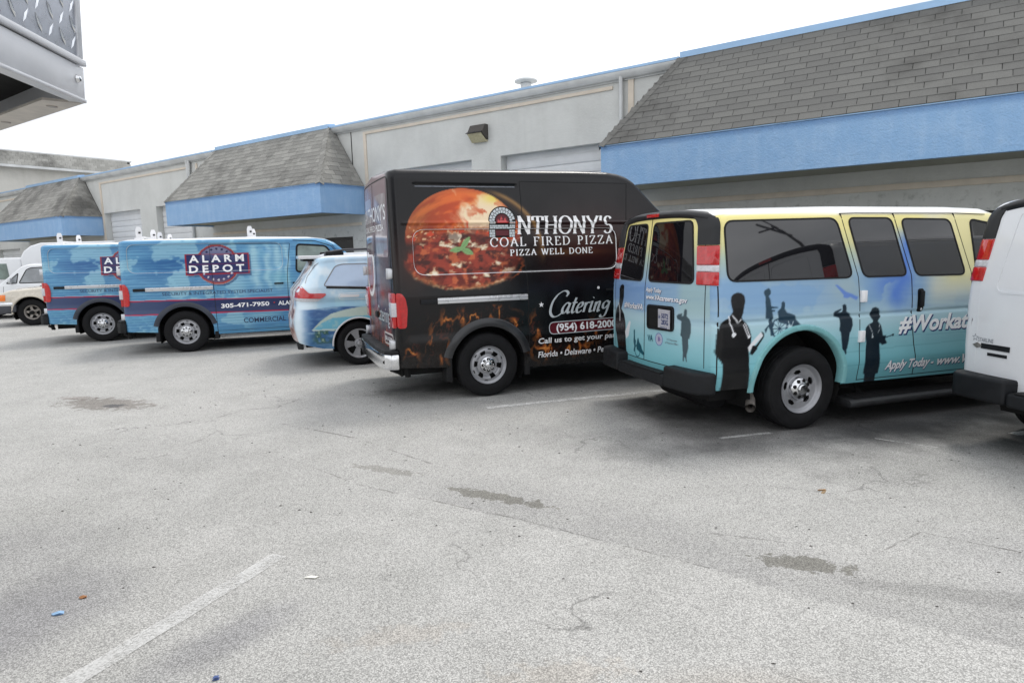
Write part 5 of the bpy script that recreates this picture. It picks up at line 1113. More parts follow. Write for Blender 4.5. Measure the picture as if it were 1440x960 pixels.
    for sg in (-1, 1):
        b = MB(); n = 12; secs = []; zs_ = 2.035-.15
        for i in range(n+1):
            z = 1.76+(2.030-1.76)*i/n; yo = (float(sh.W(z)) if z < zs_ else float(sh.W(zs_))-.15*(1-math.sqrt(max(0, 1-((z-zs_)/.15)**2))))
            secs.append([(x_, sg*y_, z) for x_, y_ in corner(z, yo+.003, .010)])
        m = 8; b.add([p for s_ in secs for p in s_], [(i*m+j, i*m+j+1, (i+1)*m+j+1, (i+1)*m+j) for i in range(n) for j in range(m-1)]+[tuple(range(n*m, n*m+m))]); b.obj('pillar_trim', M['dtrim'], t, 50)
        for (z0, z1), nm, mt in (((1.405, 1.522), 'tail_light', 'red'), ((1.5235, 1.582), 'reverse_light', 'clear'), ((1.5835, 1.755), 'tail_light', 'red')):
            b = MB(); secs = []
            for z in (z0, z0+.008, z1-.008, z1):
                e = .004 if z in (z0, z1) else .012; secs.append([(x_, sg*y_, z) for x_, y_ in corner(z, float(sh.W(z))+.002, e)])
            b.add([p for s_ in secs for p in s_], [(i*m+j, i*m+j+1, (i+1)*m+j+1, (i+1)*m+j) for i in range(3) for j in range(m-1)]+[tuple(range(m)), tuple(range(3*m, 4*m))]); b.obj(nm, M[mt], t, 40)
    b = MB(); secs = []; n = 24
    for i in range(n+1):
        y = -.845+1.69*i/n; zt = 2.088-.075*(abs(y)/.85)**3.2; xr_ = float(sh.rx(np.array(min(max(y, -.78), .78)), np.array(2.05)))+.03*max(0, abs(y)-.78)/.06
        secs.append([(xr_-.006, y, zt-.062), (xr_-.022, y, zt-.035), (xr_-.014, y, zt-.006), (xr_+.03, y, zt+.012), (xr_+.10, y, zt+.006)])
    m = 5; b.add([p for s_ in secs for p in s_], [(i*m+j, i*m+j+1, (i+1)*m+j+1, (i+1)*m+j) for i in range(n) for j in range(m-1)]); b.obj('roof_trim', M['dtrim'], t, 60)
    b = MB(); b.box(float(sh.rx(np.array(0.), np.array(2.05)))-.030, -.11, 2.045, float(sh.rx(np.array(0.), np.array(2.05)))+.02, .11, 2.078); b.obj('brake_light', M['red'], t, bevel=.008)
    # stepped black bumper
    b = MB()
    for sg in (-1, 1):
        pl_ = [(-.97, sg*1.0), (-1.03, sg*1.005), (-1.12, sg*.96), (-1.17, sg*.86), (-1.20, sg*.47), (-.97, sg*.43)]
        b.prism(pl_ if sg < 0 else pl_[::-1], 2, .425, .625)
    b.box(-1.195, -.46, .415, -.96, .46, .535); bp = b.obj('rear_bumper', M['black'], t, bevel=.028, seg=3)
    b = MB(); b.box(-1.19, -.40, .536, -1.08, .40, .545); b.obj('step_pad', M['rubber'], bp)
    # wheels, arches, exhaust, running board
    lipm = M['lip_teal'] if passenger else mat_white
    for ax, az, ar in AR: arch_strip(sh, ax, az, ar-.006, ar+.05, .022, -4, 184, 'wheel_arch_lip', lipm, t); arch_strip(sh, ax, az, ar-.006, ar+.05, .022, -4, 184, 'wheel_arch_lip', lipm, t, 1)
    wells(t, AR, .97); chassis(t, -.95, 4.2, 3.43)
    b = MB(); b.tube([(-.1, -.62, .40), (-.40, -.70, .36), (-.50, -.87, .315), (-.60, -.995, .275)], [.036, .038, .042, .045], 16, False); b.tube([(-.60, -.995, .275), (-.52, -.89, .305)], [.037, .037], 16, False)
    b.obj('exhaust_pipe', M['iron'], t, 40)
    b = MB(); b.prism([(-.80, .245), (-.985, .235), (-1.02, .21), (-1.02, .175), (-.99, .155), (-.80, .17)], 0, .56, 2.95); rb = b.obj('running_board', M['board'], t, bevel=.015)
    b = MB()
    for k in range(5): b.box(.64, -.975+k*.034, .2465-k*-.002, 2.9, -.96+k*.034, .252+k*.002)
    b.obj('tread_strip', M['rubber'], rb); b = MB()
    for x in (.9, 2.6): b.tube([(x, -.6, .42), (x, -.82, .22)], .02, 6)
    b.obj('bracket', M['under'], rb)
    body_front(t, sh, 3.9, 4.28, .42, .95, .74); mirrors(t, 2.72, 1.0, 1.50, M['black'])
    for x, y in ((-.0, -.975), (-.0, .975), (3.43, -.975), (3.43, .975)): wheel(t, x, y, 'passenger', .395, .255, .236, rimmat='steel', spin=.1 if x < 1 else 1)
    b = MB(); b.tube([(-.62, -.5, .33), (-.62, .3, .33)], .17, 14); b.obj('spare_tyre', M['tyre'], t, 40)
    # handles and hinges
    def hx(x0, x1, z0, z1): return rounded([(x0, z0), (x1, z0), (x1, z1), (x0, z1)], .03)
    patch(ps, hx(1.345, 1.425, 1.06, 1.29), .003, 'handle_recess', M['black'], dB); b = MB(); y_ = -1.0; b.box(1.36, y_-.03, 1.11, 1.41, y_-.004, 1.27); b.obj('door_handle', M['black'], dB, bevel=.012); b = MB(); b.lathe_y([(0, -.008), (.013, -.008), (.013, .01)], 12); b.obj('lock', M['chrome'], dB, loc=(1.385, -1.005, 1.088))
    for z in (1.245, .86):
        b = MB(); b.box(.615, -1.022, z-.055, .685, -.99, z+.055); b.tube([(.640, -1.018, z-.05), (.640, -1.018, z+.05)], .014, 8); b.obj('door_hinge', M['white'] if passenger else mat_white, dA, bevel=.006)
    if passenger:
        ph = rounded([(-.02, .945), (-.455, .955), (-.455, 1.178), (-.02, 1.172)], .035)
        patch(pr, ph, .003, 'plate_recess', M['under'], t, depth=.0); band(pr, ph, .02, .012, 'recess_frame', M['black'], t)
        pm = MB(); pm.box(-1.108, -.435, .968, -1.103, -.225, 1.150); pt = pm.obj('licence_plate', M['plate'], t)
        LL = Letters()
        for r_, w_ in ((1.075, '8427'), (1.045, '2830'), (1.015, 'G12')): pass
        fl = (lambda P, o: np.stack([np.full(len(P), -1.1085-o), P[:, 0]*.82-.205, P[:, 1]], -1))
        LL.text('ink_navy', 'G41', (-.035, 1.06), (-.075, 1.06), .03, flip=-1, bold=.02, off=.001); LL.text('ink_navy', '5072', (-.10, 1.065), (-.25, 1.065), .045, flip=-1, bold=.02, off=.001)
        LL.text('ink_navy', '283G', (-.10, 1.005), (-.25, 1.005), .045, flip=-1, bold=.02, off=.001); LL.text('ink_navy', 'FOR OFFICIAL USE', (-.08, .965), (-.23, .965), .018, flip=-1, off=.001); LL.build(fl, pt)
    else:
        e = Letters(); rp = lambda y, z: (y, z)
        st = [(.865+(.035 if k % 2 == 0 else .014)*math.sin(k*PI/5), .925+(.035 if k % 2 == 0 else .014)*math.cos(k*PI/5)) for k in range(10)]
        b0 = np.array(st); e.add('ink_grey', np.concatenate([b0, b0*.72+np.array([.865, .925])*.28]), [(i, (i+1) % 10, 10+(i+1) % 10, 10+i) for i in range(10)])
        e.text('ink_grey', 'STARLINE', (.835, .895), (.69, .895), .034, 0, .0, .003, -1); e.build(pr, t, 'badge_lettering')
        b = MB(); z = .862; V = sh.on_rear([(.80, z-.022), (.54, z-.022), (.54, z+.022), (.80, z+.022)], .008); V2 = sh.on_rear([(.80, z-.022), (.54, z-.022), (.54, z+.022), (.80, z+.022)], -.01); b.add(list(V)+list(V2), [(0, 1, 2, 3), (0, 1, 5, 4), (1, 2, 6, 5), (2, 3, 7, 6), (3, 0, 4, 7)]); b.obj('badge', M['black'], t)
        b = MB(); q = [(.885, z), (.84, z-.024), (.79, z), (.84, z+.024)]; V = sh.on_rear(q, .009); V2 = sh.on_rear(q, -.01); b.add(list(V)+list(V2), [(0, 1, 2, 3), (0, 1, 5, 4), (1, 2, 6, 5), (2, 3, 7, 6), (3, 0, 4, 7)]); b.obj('badge_emblem', M['iron'], t)
        b = MB(); q = [(.735, z-.075), (.56, z-.075), (.56, z-.05), (.735, z-.05)]; V = sh.on_rear(q, .007); V2 = sh.on_rear(q, -.01); b.add(list(V)+list(V2), [(0, 1, 2, 3), (0, 1, 5, 4), (1, 2, 6, 5), (2, 3, 7, 6), (3, 0, 4, 7)]); b.obj('badge', M['black'], t)
        ph = rounded([(.24, .98), (-.24, .98), (-.24, 1.18), (.24, 1.18)], .03); patch(pr, ph, .002, 'plate_recess', M['black'], t, depth=.0)
    if letters:
        L = Letters(); letters(L, 'side'); L.build(ps, t); L = Letters(); letters(L, 'rear'); L.build(pr, t)
    return t, sh
M['dtrim'] = plain('rear_trim', (.012, .013, .015), .4, 0, .12, 8, .4)
M['lip_teal'] = plain('teal_wrap_lip', S(128, 186, 190), .25, 0, .06, 6, .5, .4)
mat_white = M['paint_white']
mat_white = plain('white_body_paint', S(226, 228, 231), .2, 0, .02, 3, .5, .5)
def va_ground(x, z):
    p = Paint(x, z, (150, 186, 200)); zz = [.40, .62, .85, 1.02, 1.10, 1.25, 1.40, 1.52, 1.64, 1.76, 1.9, 2.2]
    cc = np.array([(102, 164, 174), (122, 186, 196), (148, 198, 208), (176, 208, 218), (170, 200, 214), (142, 174, 202), (142, 174, 202), (154, 180, 190), (174, 192, 176), (214, 210, 154), (238, 226, 152), (242, 230, 156)])/255
    for k in range(3): p.c[..., k] = np.interp(z, zz, cc[:, k])
    return p
def va_side(x, z, y):
    p = va_ground(x, z); n = fbm(x*2.6, z*3.2, 5, 5); st = fbm(x*1.3, z*34+x*1.5, 9, 3)
    p.over(sst(.45, .7, st)*sst(1.0, 1.15, z)*sst(1.5, 1.35, z)*.22, (110, 146, 190))
    p.over(sst(.0, -.9, x)*sst(1.55, 1.4, z)*sst(1.2, 1.3, z)*sst(.45, .3, n)*.6, (170, 196, 190))
    b1 = sst(.50, .56, n+.20*np.exp(-((x+.1)/.5)**2-((z-1.32)/.1)**2))*sst(1.05, 1.2, z)*sst(1.5, 1.42, z); p.over(b1*.45, (120, 162, 206))
    b2 = np.exp(-((x-.45)/.22)**2-((z-1.34)/.16)**2); p.over(b2*.7, (164, 184, 186))
    bl = np.exp(-((x-1.17-.10*(n-.5)*4)/.17)**2)*sst(1.0, 1.25, z)*sst(1.95, 1.72, z); p.over(bl*.9, (84, 126, 208)); p.over((sst(.50, .54, n)*np.exp(-((x-1.0)/.20)**2-((z-1.34)/.13)**2))*.85, (90, 130, 206))
    ye = sst(1.36, 1.62, x)*sst(1.02, 1.30, z); p.over(ye*.75, (226, 222, 196)); p.over(sst(1.55, 1.85, x)*sst(1.2, 1.45, z)*.7, (238, 226, 158))
    p.over(sst(.5, .75, x)*sst(1.5, 1.6, z)*sst(1.8, 1.7, z)*sst(1.0, .7, x)*.5, (226, 190, 170))
    p.over((np.abs(z-.70-.03*np.sin(x*.9)) < .0045)*.25, (70, 130, 140)); p.over((np.abs(z-.575) < .0045)*.25, (70, 130, 140)); p.over((np.abs(z-.86+.02*x) < .004)*(x > .5)*.2, (70, 130, 150))
    dk = (30, 34, 40); g = (44, 68, 84); D_ = DIG
    sq = lambda P: [(q[0] if q[0] > -.75 else -.75+(q[0]+.75)*.90, q[1]) for q in P]
    p.poly(sq(D_['doc']), (13, 14, 17)); p.poly(D_['clipk'], (10, 11, 13)); p.poly(D_['clip'], (226, 228, 232)); p.poly(D_['hand'], (22, 24, 28)); p.poly(D_['col1'], (232, 234, 238)); p.poly(D_['col2'], (232, 234, 238))
    p.line(D_['st1'], .013, (230, 232, 236)); p.line(D_['st2'], .010, (228, 230, 234)); p.disc(*D_['stc'][0], .022, (230, 232, 236)); p.disc(*D_['stc'][1], .014, (228, 230, 234))
    p.poly(D_['wom'], g); p.poly(D_['sit'], g); w0, w1, w2, w3 = D_['whl']; rr = w1[0]-w0[0]; p.ring(*w0, rr, .012, (36, 62, 84)); p.ring(*w2, .05, .010, (40, 66, 88))
    for k in range(5): a = k*PI/5; p.line([(w0[0]-rr*math.cos(a), w0[1]-rr*math.sin(a)), (w0[0]+rr*math.cos(a), w0[1]+rr*math.sin(a))], .006, (40, 66, 88))
    for k in range(4): a = .3+k*PI/4; p.line([(w2[0]-.07*math.cos(a), w2[1]-.07*math.sin(a)), (w2[0]+.07*math.cos(a), w2[1]+.07*math.sin(a))], .008, (206, 222, 228), .8)
    p.disc(*w0, .014, (36, 62, 84)); p.poly(D_['sal'], (28, 42, 54)); p.poly(D_['nur'], (26, 38, 48)); p.line(D_['ns1'], .006, (206, 216, 222)); p.line(D_['ns2'], .005, (206, 216, 222)); p.disc(*D_['ns1'][-1], .011, (206, 216, 222)); p.line(D_['pen'], .010, (40, 56, 68)); p.disc(*D_['pen'][-1], .014, (40, 56, 68)); p.poly(D_['eag'], (104, 138, 206))
    p.over(sst(2.015, 2.035, z), (240, 240, 236)); p.over((np.abs(y) < .84)*(z > 1.9)*1., (240, 240, 236)); return p.c
def va_rear(y, z):
    p = va_ground(y, z); n = fbm(y*2.6+4, z*3, 15, 5); st = fbm(y*1.5, z*34+y*3, 19, 3)
    p.over(sst(.45, .65, n)*sst(1.05, 1.2, z)*sst(1.42, 1.38, z)*sst(-.3, .1, y)*.6, (116, 152, 206)); p.over(sst(.45, .7, st)*sst(1.0, 1.1, z)*sst(1.42, 1.36, z)*.2, (100, 140, 190)); p.over(sst(-.45, -.6, y)*sst(1.0, 1.2, z)*sst(1.5, 1.4, z)*.6, (164, 192, 186))
    D_ = DIG; g = (58, 84, 94); p.poly(D_['rdoc'], (13, 14, 17)); p.poly(D_['rclip'], (222, 226, 230)); p.line(D_['rst'], .02, (222, 226, 230)); p.poly(D_['rw1'], (34, 84, 98)); p.poly(D_['rw2'], (34, 84, 98)); a, b = D_['rwh']; p.ring(*a, .062, .012, (34, 84, 98), .9); p.poly(D_['rsal'], (66, 84, 92))
    c, d_ = D_['seal']; p.disc(c[0], c[1], .062, (196, 212, 222)); p.ring(c[0], c[1], .058, .012, (112, 120, 168)); p.ring(c[0], c[1], .038, .008, (150, 130, 160)); p.disc(c[0], c[1], .026, (130, 120, 160))
    p.over((z < .60)*.25, (80, 140, 146)); return p.c
def va_letters(L, where):
    if where == 'side':
        for col, o, dx, dz, bo in (('ink_navy', .0022, .011, -.011, .05), ('ink_white', .0034, 0, 0, .034)):
            L.text(col, '#WorkatVA', (1.115+dx, .878+dz), (2.34+dx, .868+dz), .150, .22, bo, o); L.text(col, 'Apply Today - ', (.995+dx*.6, .505+dz*.6), (1.63+dx*.6, .502+dz*.6), .085, .2, bo, o)
            L.text(col, 'www.VAcareers.va.gov', (1.665+dx*.6, .502+dz*.6), (3.0+dx*.6, .498+dz*.6), .085, .2, bo, o)
    else:
        for col, o, dx, bo in (('ink_navy', .0022, -.005, .03), ('ink_white', .0034, 0, .022)):
            L.text(col, 'Apply Today', (.02+dx, 1.312+dx), (-.258+dx, 1.308+dx), .040, .18, bo, o, -1); L.text(col, 'www.VAcareers.va.gov', (.023+dx, 1.234+dx), (-.637+dx, 1.231+dx), .048, .18, bo, o, -1); L.text(col, '#WorkatVA', (.549+dx, 1.107+dx), (.085+dx, 1.116+dx), .058, .18, bo, o, -1)
        L.text('ink_teal', 'VA', (-.018, .808), (-.117, .816), .060, 0, .03, .003, -1); L.text('ink_grey', 'U.S. Department', (-.358, .852), (-.512, .853), .020, 0, 0, .003, -1); L.text('ink_grey', 'of Veterans Affairs', (-.33, .82), (-.53, .822), .020, 0, 0, .003, -1)
va, va_sh = big_van('passenger_van', 'yellow to teal wrapped passenger van with dark silhouettes and black tinted windows', (2.431, 6.868, 0), R(18.04), va_side, va_rear, True, va_letters, M['wrap'])
_w = lambda *a: np.full(a[0].shape+(3,), np.array([226, 228, 231])/255)
big_van('cargo_van', 'plain white windowless cargo van cut off by the right edge of the picture', (2.431+3.38*.824, 6.868-3.38*.567, 0), R(18.04), lambda x, z, y: _w(x), lambda y, z: _w(y), False, None, mat_white, d=.03)
# ---------------------------------------------------------------- minivan
t = thing('minivan', 'white and pale blue minivan with a beach picture, half hidden by the black van', 'minivan', (-2.742, 10.995, 0), R(20), 'vans parked nose-in along the warehouse')
def si_press(x, z): return .02*np.exp(-((z-1.02)/.05)**2)-.012*np.exp(-((z-.62)/.2)**2)
top = [(-.97, 1.66), (-.9, 1.69), (-.6, 1.735), (.5, 1.755), (1.6, 1.73), (2.2, 1.65), (3.3, 1.13), (3.9, .98), (4.1, .78)]
sh = Shell(-.96, 4.08, top, [(-1, .40), (-.6, .30), (.4, .22), (4.1, .25)], [(.2, .90), (.45, .955), (.8, .985), (1.1, .975), (1.25, .945), (1.7, .74), (1.8, .70)], rc=.30, rcf=.7, rr=.10, bulge=.07, press=si_press,
    lean=([.25, .42, .6, .75, .85, .98, 1.1, 1.2, 1.34, 1.55, 1.62, 1.75], [.10, .04, .0, .0, .02, .05, .05, .06, .17, .30, .34, .34], .9))
AR = [(0, .36, .40), (3.03, .36, .40)]
def si_side(x, z, y):
    p = Paint(x, z, (212, 228, 238)); n = fbm(x*3, z*3, 5, 5); n2 = fbm(x*5, z*18, 8, 4); n3 = fbm(x*18, z*18, 11, 4)
    p.over(sst(1.2, .95, z)*sst(-.78, -.35, x)*.9, (150, 200, 222)); p.over(sst(.48, .62, fbm(x*4+2, z*3, 77, 4))*sst(-.8, -.5, x)*.5, (150, 192, 222)); p.over(sst(1.4, 1.65, z)*sst(-.5, .2, x)*.6, (176, 204, 236)); p.over(sst(-.5, .1, x)*.25, (190, 220, 232))
    sea = sst(-.90, -.68, x)*sst(.945, .925, z+.015*np.sin(x*6)); p.over(sea, (56, 96, 150)); p.over(sea*sst(.40, .62, n2)*.75, (104, 146, 186)); p.over(sea*sst(.62, .74, n2)*.6, (168, 196, 214)); p.over(sea*sst(.62, .45, z)*.5, (60, 110, 150))
    isl = [(-.72, .60), (-.58, .74), (-.42, .845), (-.2, .90), (.0, .93), (.5, .95), (.5, .55), (-.2, .56)]
    p.poly(isl, (188, 206, 198)); p.poly([(-.70, .60), (-.56, .71), (-.40, .78), (.4, .80), (.4, .60), (-.2, .59)], (116, 186, 210)); p.over(pip(x, z, isl)*sst(.55, .7, n3)*.4, (200, 214, 206))
    lw = sst(-.75, -.62, x)*sst(.60, .58, z)*sst(.36, .42, z); p.over(lw*sst(.35, .6, n3), (58, 96, 88)); p.over(lw*sst(.6, .72, n3)*.9, (150, 176, 160)); p.over(((np.abs(z-.60) < .012) & (x > -.70) & (x < .5))*.7, (214, 222, 214))
    p.over(sst(1.69, 1.72, z)*sst(.80, .7, np.abs(y)), (236, 238, 242)); return p.c
def si_rear(y, z):
    p = Paint(y, z, (214, 216, 220)); n = fbm(y*7, z*7, 3, 5); p.over(sst(.45, .6, n), (150, 130, 124)); p.over(sst(.6, .7, n)*.8, (96, 70, 70)); p.over(sst(.4, .3, n)*.8, (150, 178, 206)); p.over(sst(.66, .55, z)*.6, (190, 150, 140)); return p.c
out = sh.build(t, M['wrap'], fine(-.96, .6, 4.08, .014, .05), .014, coarse(-.96, 4.08), si_side, si_rear, AR, [('windshield', lambda x, y, z: (x > 2.25) & (x < 3.25) & (np.abs(y) < sh.W(z)-.12) & (z > 1.15) & (z > sh.top(x)-.05), M['glass'])], capn=90)
ps, pl, pr = mirror_place(sh)
qw = rounded([(-.50, 1.275), (.18, 1.235), (.22, 1.60), (-.20, 1.60), (-.30, 1.57)], .05)
for pp in (ps, pl):
    patch(pp, qw, .003, 'quarter_window', M['glass_film'], t); band(pp, qw, .018, .005, 'window_seal', M['ink_grey'], t)
    for x0, x1, c0, c1 in ((.30, 1.15, .30, 1.08), (1.25, 2.2, 1.22, 1.95)): sw = rounded([(x0, 1.22), (x1, 1.18), (c1, 1.58), (c0, 1.60)], .05); patch(pp, sw, .003, 'side_window', M['glass_film'], t); band(pp, sw, .02, .006, 'window_seal', M['rubber'], t)
band(ps, [(-.46, 1.255), (.18, 1.218)], .03, .008, 'window_ledge', M['rubber'], t, False)
band(ps, [(-.44, 1.70), (-.60, 1.585), (-.72, 1.42), (-.76, 1.32)], .008, .0012, 'hatch_seam', M['ink_grey'], t, False)
for sg in (-1, 1):
    q = (lambda P, o: sh.on_side(P, o, -1)) if sg < 0 else (lambda P, o: sh.on_side(P, o, 1))
    patch(q, [(-.93, 1.10), (-.57, 1.085), (-.52, 1.10), (-.47, 1.145), (-.49, 1.165), (-.70, 1.17), (-.78, 1.20), (-.815, 1.275), (-.86, 1.27), (-.91, 1.19)], .016, 'tail_light', M['red'], t, depth=.03)
    patch(q, rounded([(-.93, 1.045), (-.60, 1.045), (-.54, 1.082), (-.93, 1.096)], .02), .014, 'reverse_light', M['clear'], t, depth=.03)
b = MB(); b.prism([(-.83, -.62), (-.83, .62), (-.30, .66), (-.30, -.66)], 2, 1.690, 1.745); b.obj('roof_spoiler', mat_white, t, bevel=.02)
b = MB(); b.prism([(-.76, -.60), (-.76, .60), (-.60, .60), (-.60, -.60)], 2, 1.655, 1.688); b.obj('spoiler_shadow_panel', M['black'], t, bevel=.01)
b = MB()
for sg in (-1, 1): b.tube([(-.44, sg*.64, 1.745), (-.30, sg*.635, 1.80), (-.12, sg*.63, 1.825), (.6, sg*.63, 1.84), (1.4, sg*.63, 1.825), (1.6, sg*.63, 1.75)], .018, 8)
b.obj('roof_rail', M['dgrey'], t, 50); b = MB(); [b.box(-.42, sg*.64-.02, 1.735, -.14, sg*.64+.02, 1.80) for sg in (-1, 1)]; b.obj('rail_foot', M['black'], t, bevel=.015)
patch(ps, rounded([(-.27, 1.09), (.02, 1.085), (.04, 1.13), (-.26, 1.14)], .02), .003, 'fuel_door', mat_white, t, depth=.004); band(ps, rounded([(-.28, 1.06), (.20, 1.05), (.20, 1.155), (-.28, 1.15)], .04), .007, .002, 'track_cover', M['white'], t)
b = MB(); b.prism([(-.93, -.55), (-.99, -.5), (-.99, .5), (-.93, .55)], 2, .60, .68); b.obj('bumper_step', M['ink_grey'], t, bevel=.015)
b = MB(); b.prism([(-.84, -.72), (-.93, -.62), (-.93, .62), (-.84, .72)], 2, .27, .38); b.obj('bumper_valance', M['black'], t, bevel=.02)
wells(t, AR, .95); chassis(t, -.9, 4.0, 3.03, .66)
for ax, az, ar in AR: arch_strip(sh, ax, az, ar-.004, ar+.022, .006, -4, 184, 'wheel_arch_lip', mat_white, t)
for x, y in ((0, -.95), (0, .95), (3.03, -.95), (3.03, .95)): wheel(t, x, y, 'alloy', .352, .235, .235, 'steel', 'steel', spin=.35)
mirrors(t, 2.35, .95, 1.2, mat_white); body_front(t, sh, 3.8, 4.0, .40, .85, .66)

# ---------------------------------------------------------------- pickup, backed in
HD = R(19.5)+PI
fwp = Vector((-13.224, 17.717)); lv = Vector((-math.sin(HD), math.cos(HD))); hv = Vector((math.cos(HD), math.sin(HD)))
org = fwp-lv*.80-hv*2.85
def pickup(label, org, HD, beige, cb, glass):
    t = thing('pickup_truck', label, 'pickup truck', (org.x, org.y, 0), HD)
    top = [(-1.15, .98), (-1.1, 1.02), (.42, 1.04), (.50, 1.06), (.56, 1.60), (.66, 1.665), (1.5, 1.66), (1.66, 1.60), (2.22, 1.08), (2.35, 1.05), (3.3, .98), (3.55, .90), (3.66, .72)]
    sh = Shell(-1.15, 3.64, top, [(-1.15, .48), (0, .42), (3.2, .40), (3.66, .42)], [(.3, .80), (.5, .84), (.8, .86), (1.02, .83), (1.08, .80), (1.68, .64)], rc=.08, rcf=.25, rr=.06, bulge=.02, press=lambda x, z: -.02*np.exp(-((np.hypot(x-2.85, z-.365)-.46)/.06)**2))
    AR = [(0, .365, .44), (2.85, .365, .44)]
    sh.build(t, beige, np.concatenate([np.linspace(-1.15, .4, 70), np.linspace(.42, .7, 24), np.linspace(.72, 3.64, 150)]), .022, None, lambda x, z, y: np.zeros(x.shape+(3,))+cb, lambda y, z: np.zeros(y.shape+(3,))+cb, AR,
        [('windshield', lambda x, y, z: (x > 1.68) & (x < 2.18) & (np.abs(y) < sh.W(z)-.10) & (z > 1.08) & (z > sh.top(x)-.05), glass)], both=True, capn=20)
    for sg in (-1, 1):
        q = (lambda P, o, sg=sg: sh.on_side(P, o, sg)); 
        for w_ in (rounded([(1.02, 1.09), (1.72, 1.09), (1.52, 1.50), (1.40, 1.56), (1.02, 1.57)], .05), rounded([(1.78, 1.09), (2.05, 1.09), (1.74, 1.40)], .03), rounded([(.66, 1.12), (.93, 1.10), (.93, 1.56), (.72, 1.55)], .04)): patch(q, w_, .003, 'side_window', glass, t); band(q, w_, .025, .006, 'window_seal', M['rubber'], t)
        band(q, [(.97, .50), (.97, 1.0), (.98, 1.60)], .010, .001, 'door_seam', M['rubber'], t, False); band(q, [(2.15, .50), (2.12, 1.05)], .010, .001, 'door_seam', M['rubber'], t, False)
        b = MB(); b.box(1.0, sg*.865-.012, .96, 1.16, sg*.865+.012, 1.0); b.obj('door_handle', M['black'], t, bevel=.008)
        b = MB(); b.box(1.86, sg*.94-.10, 1.10, 1.94, sg*.94+.10, 1.26); mi = b.obj('side_mirror', M['alu'], t, bevel=.03); b = MB(); b.tube([(1.93, sg*.80, 1.08), (1.90, sg*.90, 1.13)], .02, 8); b.obj('mirror_arm', M['alu'], mi, 40)
        patch(q, rounded([(3.50, .70), (3.585, .70), (3.585, .86), (3.48, .87), (3.40, .86), (3.42, .70)], .02), .012, 'marker_light', M['amber'], t, depth=.03)
        b = MB(); b.box(3.57, sg*.62-.17, .69, 3.70, sg*.62+.14, .87); b.obj('headlight', M['clear'], t, bevel=.03)
        b = MB(); b.prism([(3.70, .46), (3.73, .60), (3.2, .60), (3.2, .40), (3.62, .34)], 1, sg*.60, sg*.86) if sg > 0 else b.prism([(3.70, .46), (3.73, .60), (3.2, .60), (3.2, .40), (3.62, .34)], 1, -.86, -.60); b.obj('bumper_valance', M['dgrey'], t, bevel=.03)
    b = MB(); b.box(3.25, -.875, .56, 3.76, .875, .665); b.obj('front_bumper', M['chrome'], t, bevel=.035); b = MB(); b.box(3.3, -.62, .34, 3.70, .62, .56); b.obj('air_dam', M['dgrey'], t, bevel=.03)
    b = MB(); b.box(3.58, -.44, .70, 3.69, .44, .88); g_ = b.obj('grille', M['black'], t, bevel=.015); b = MB(); [b.box(3.68, -.43, .73+k*.05, 3.70, .43, .75+k*.05) for k in range(3)]; b.obj('grille_bar', M['chrome'], g_)
    for ax, az, ar in AR:
        for sg in (-1, 1): arch_strip(sh, ax, az, ar-.004, ar+.03, .016, -4, 184, 'wheel_arch_lip', beige, t, sg)
    wells(t, AR, .82); chassis(t, -1.1, 3.6, 2.85, .6)
    for x, y in ((0, -.80), (0, .80), (2.85, -.80), (2.85, .80)): wheel(t, x, y, 'truck', .365, .235, .20, 'iron', 'chrome', spin=.2)
pickup('beige pickup nose at the left edge with amber corner lamp and chrome bumper', org, HD, plain('beige_metallic_paint', S(206, 198, 184), .28, .1, .04, 4, .5, .5), np.array([206, 198, 184])/255, M['glass_clear'])
o2 = org-lv*3.1+hv*2.35
pickup('white pickup cab seen behind the beige pickup nose at the left edge', o2, HD, mat_white, np.array([230, 230, 230])/255, plain('pale_glass', S(140, 144, 148), .05, 0, .2, 2, .6))

# ---------------------------------------------------------------- white box truck beyond the pickup
bo = fwp-lv*7.1+hv*.7
t = thing('box_truck', 'white box truck with a rounded box front, mostly hidden behind the blue vans and pickup', 'truck', (bo.x, bo.y, 0), HD)
b = MB(); b.prism([(-1.6, .85), (1.28, .85), (1.34, 1.9), (1.22, 2.12), (1.0, 2.30), (.70, 2.40), (-1.6, 2.44)], 1, -1.05, 1.05); b.obj('cargo_box', mat_white, t, bevel=.06, seg=3)
b = MB(); b.prism([(1.36, .55), (3.9, .55), (3.95, 1.0), (2.95, 1.10), (2.6, 1.83), (2.45, 1.89), (1.36, 1.90)], 1, -.92, .92); cabo = b.obj('cab', mat_white, t, bevel=.06, seg=3)
for sg in (-1, 1): b = MB(); b.prism([(1.75, 1.15), (2.72, 1.15), (2.45, 1.70), (1.80, 1.70)], 1, sg*.925-.004, sg*.925+.004); b.obj('side_window', M['glass_clear'], cabo)
b = MB(); b.prism([(2.945, 1.14), (2.96, 1.15), (2.66, 1.77), (2.645, 1.76)], 1, -.78, .78); b.obj('windshield', M['glass'], cabo)
b = MB(); b.box(-1.5, -.5, .5, 3.7, .5, .84); b.obj('underbody', M['under'], t)
for x, y in ((-.6, -.95), (-.6, .95), (3.1, -.9), (3.1, .9)): wheel(t, x, y, 'truck', .39, .24, .21, 'steel', 'chrome')
for sg in (-1, 1): b = MB(); b.box(3.85, sg*.7-.16, .8, 3.98, sg*.7+.16, .98); b.obj('headlight', M['clear'], t, bevel=.02)

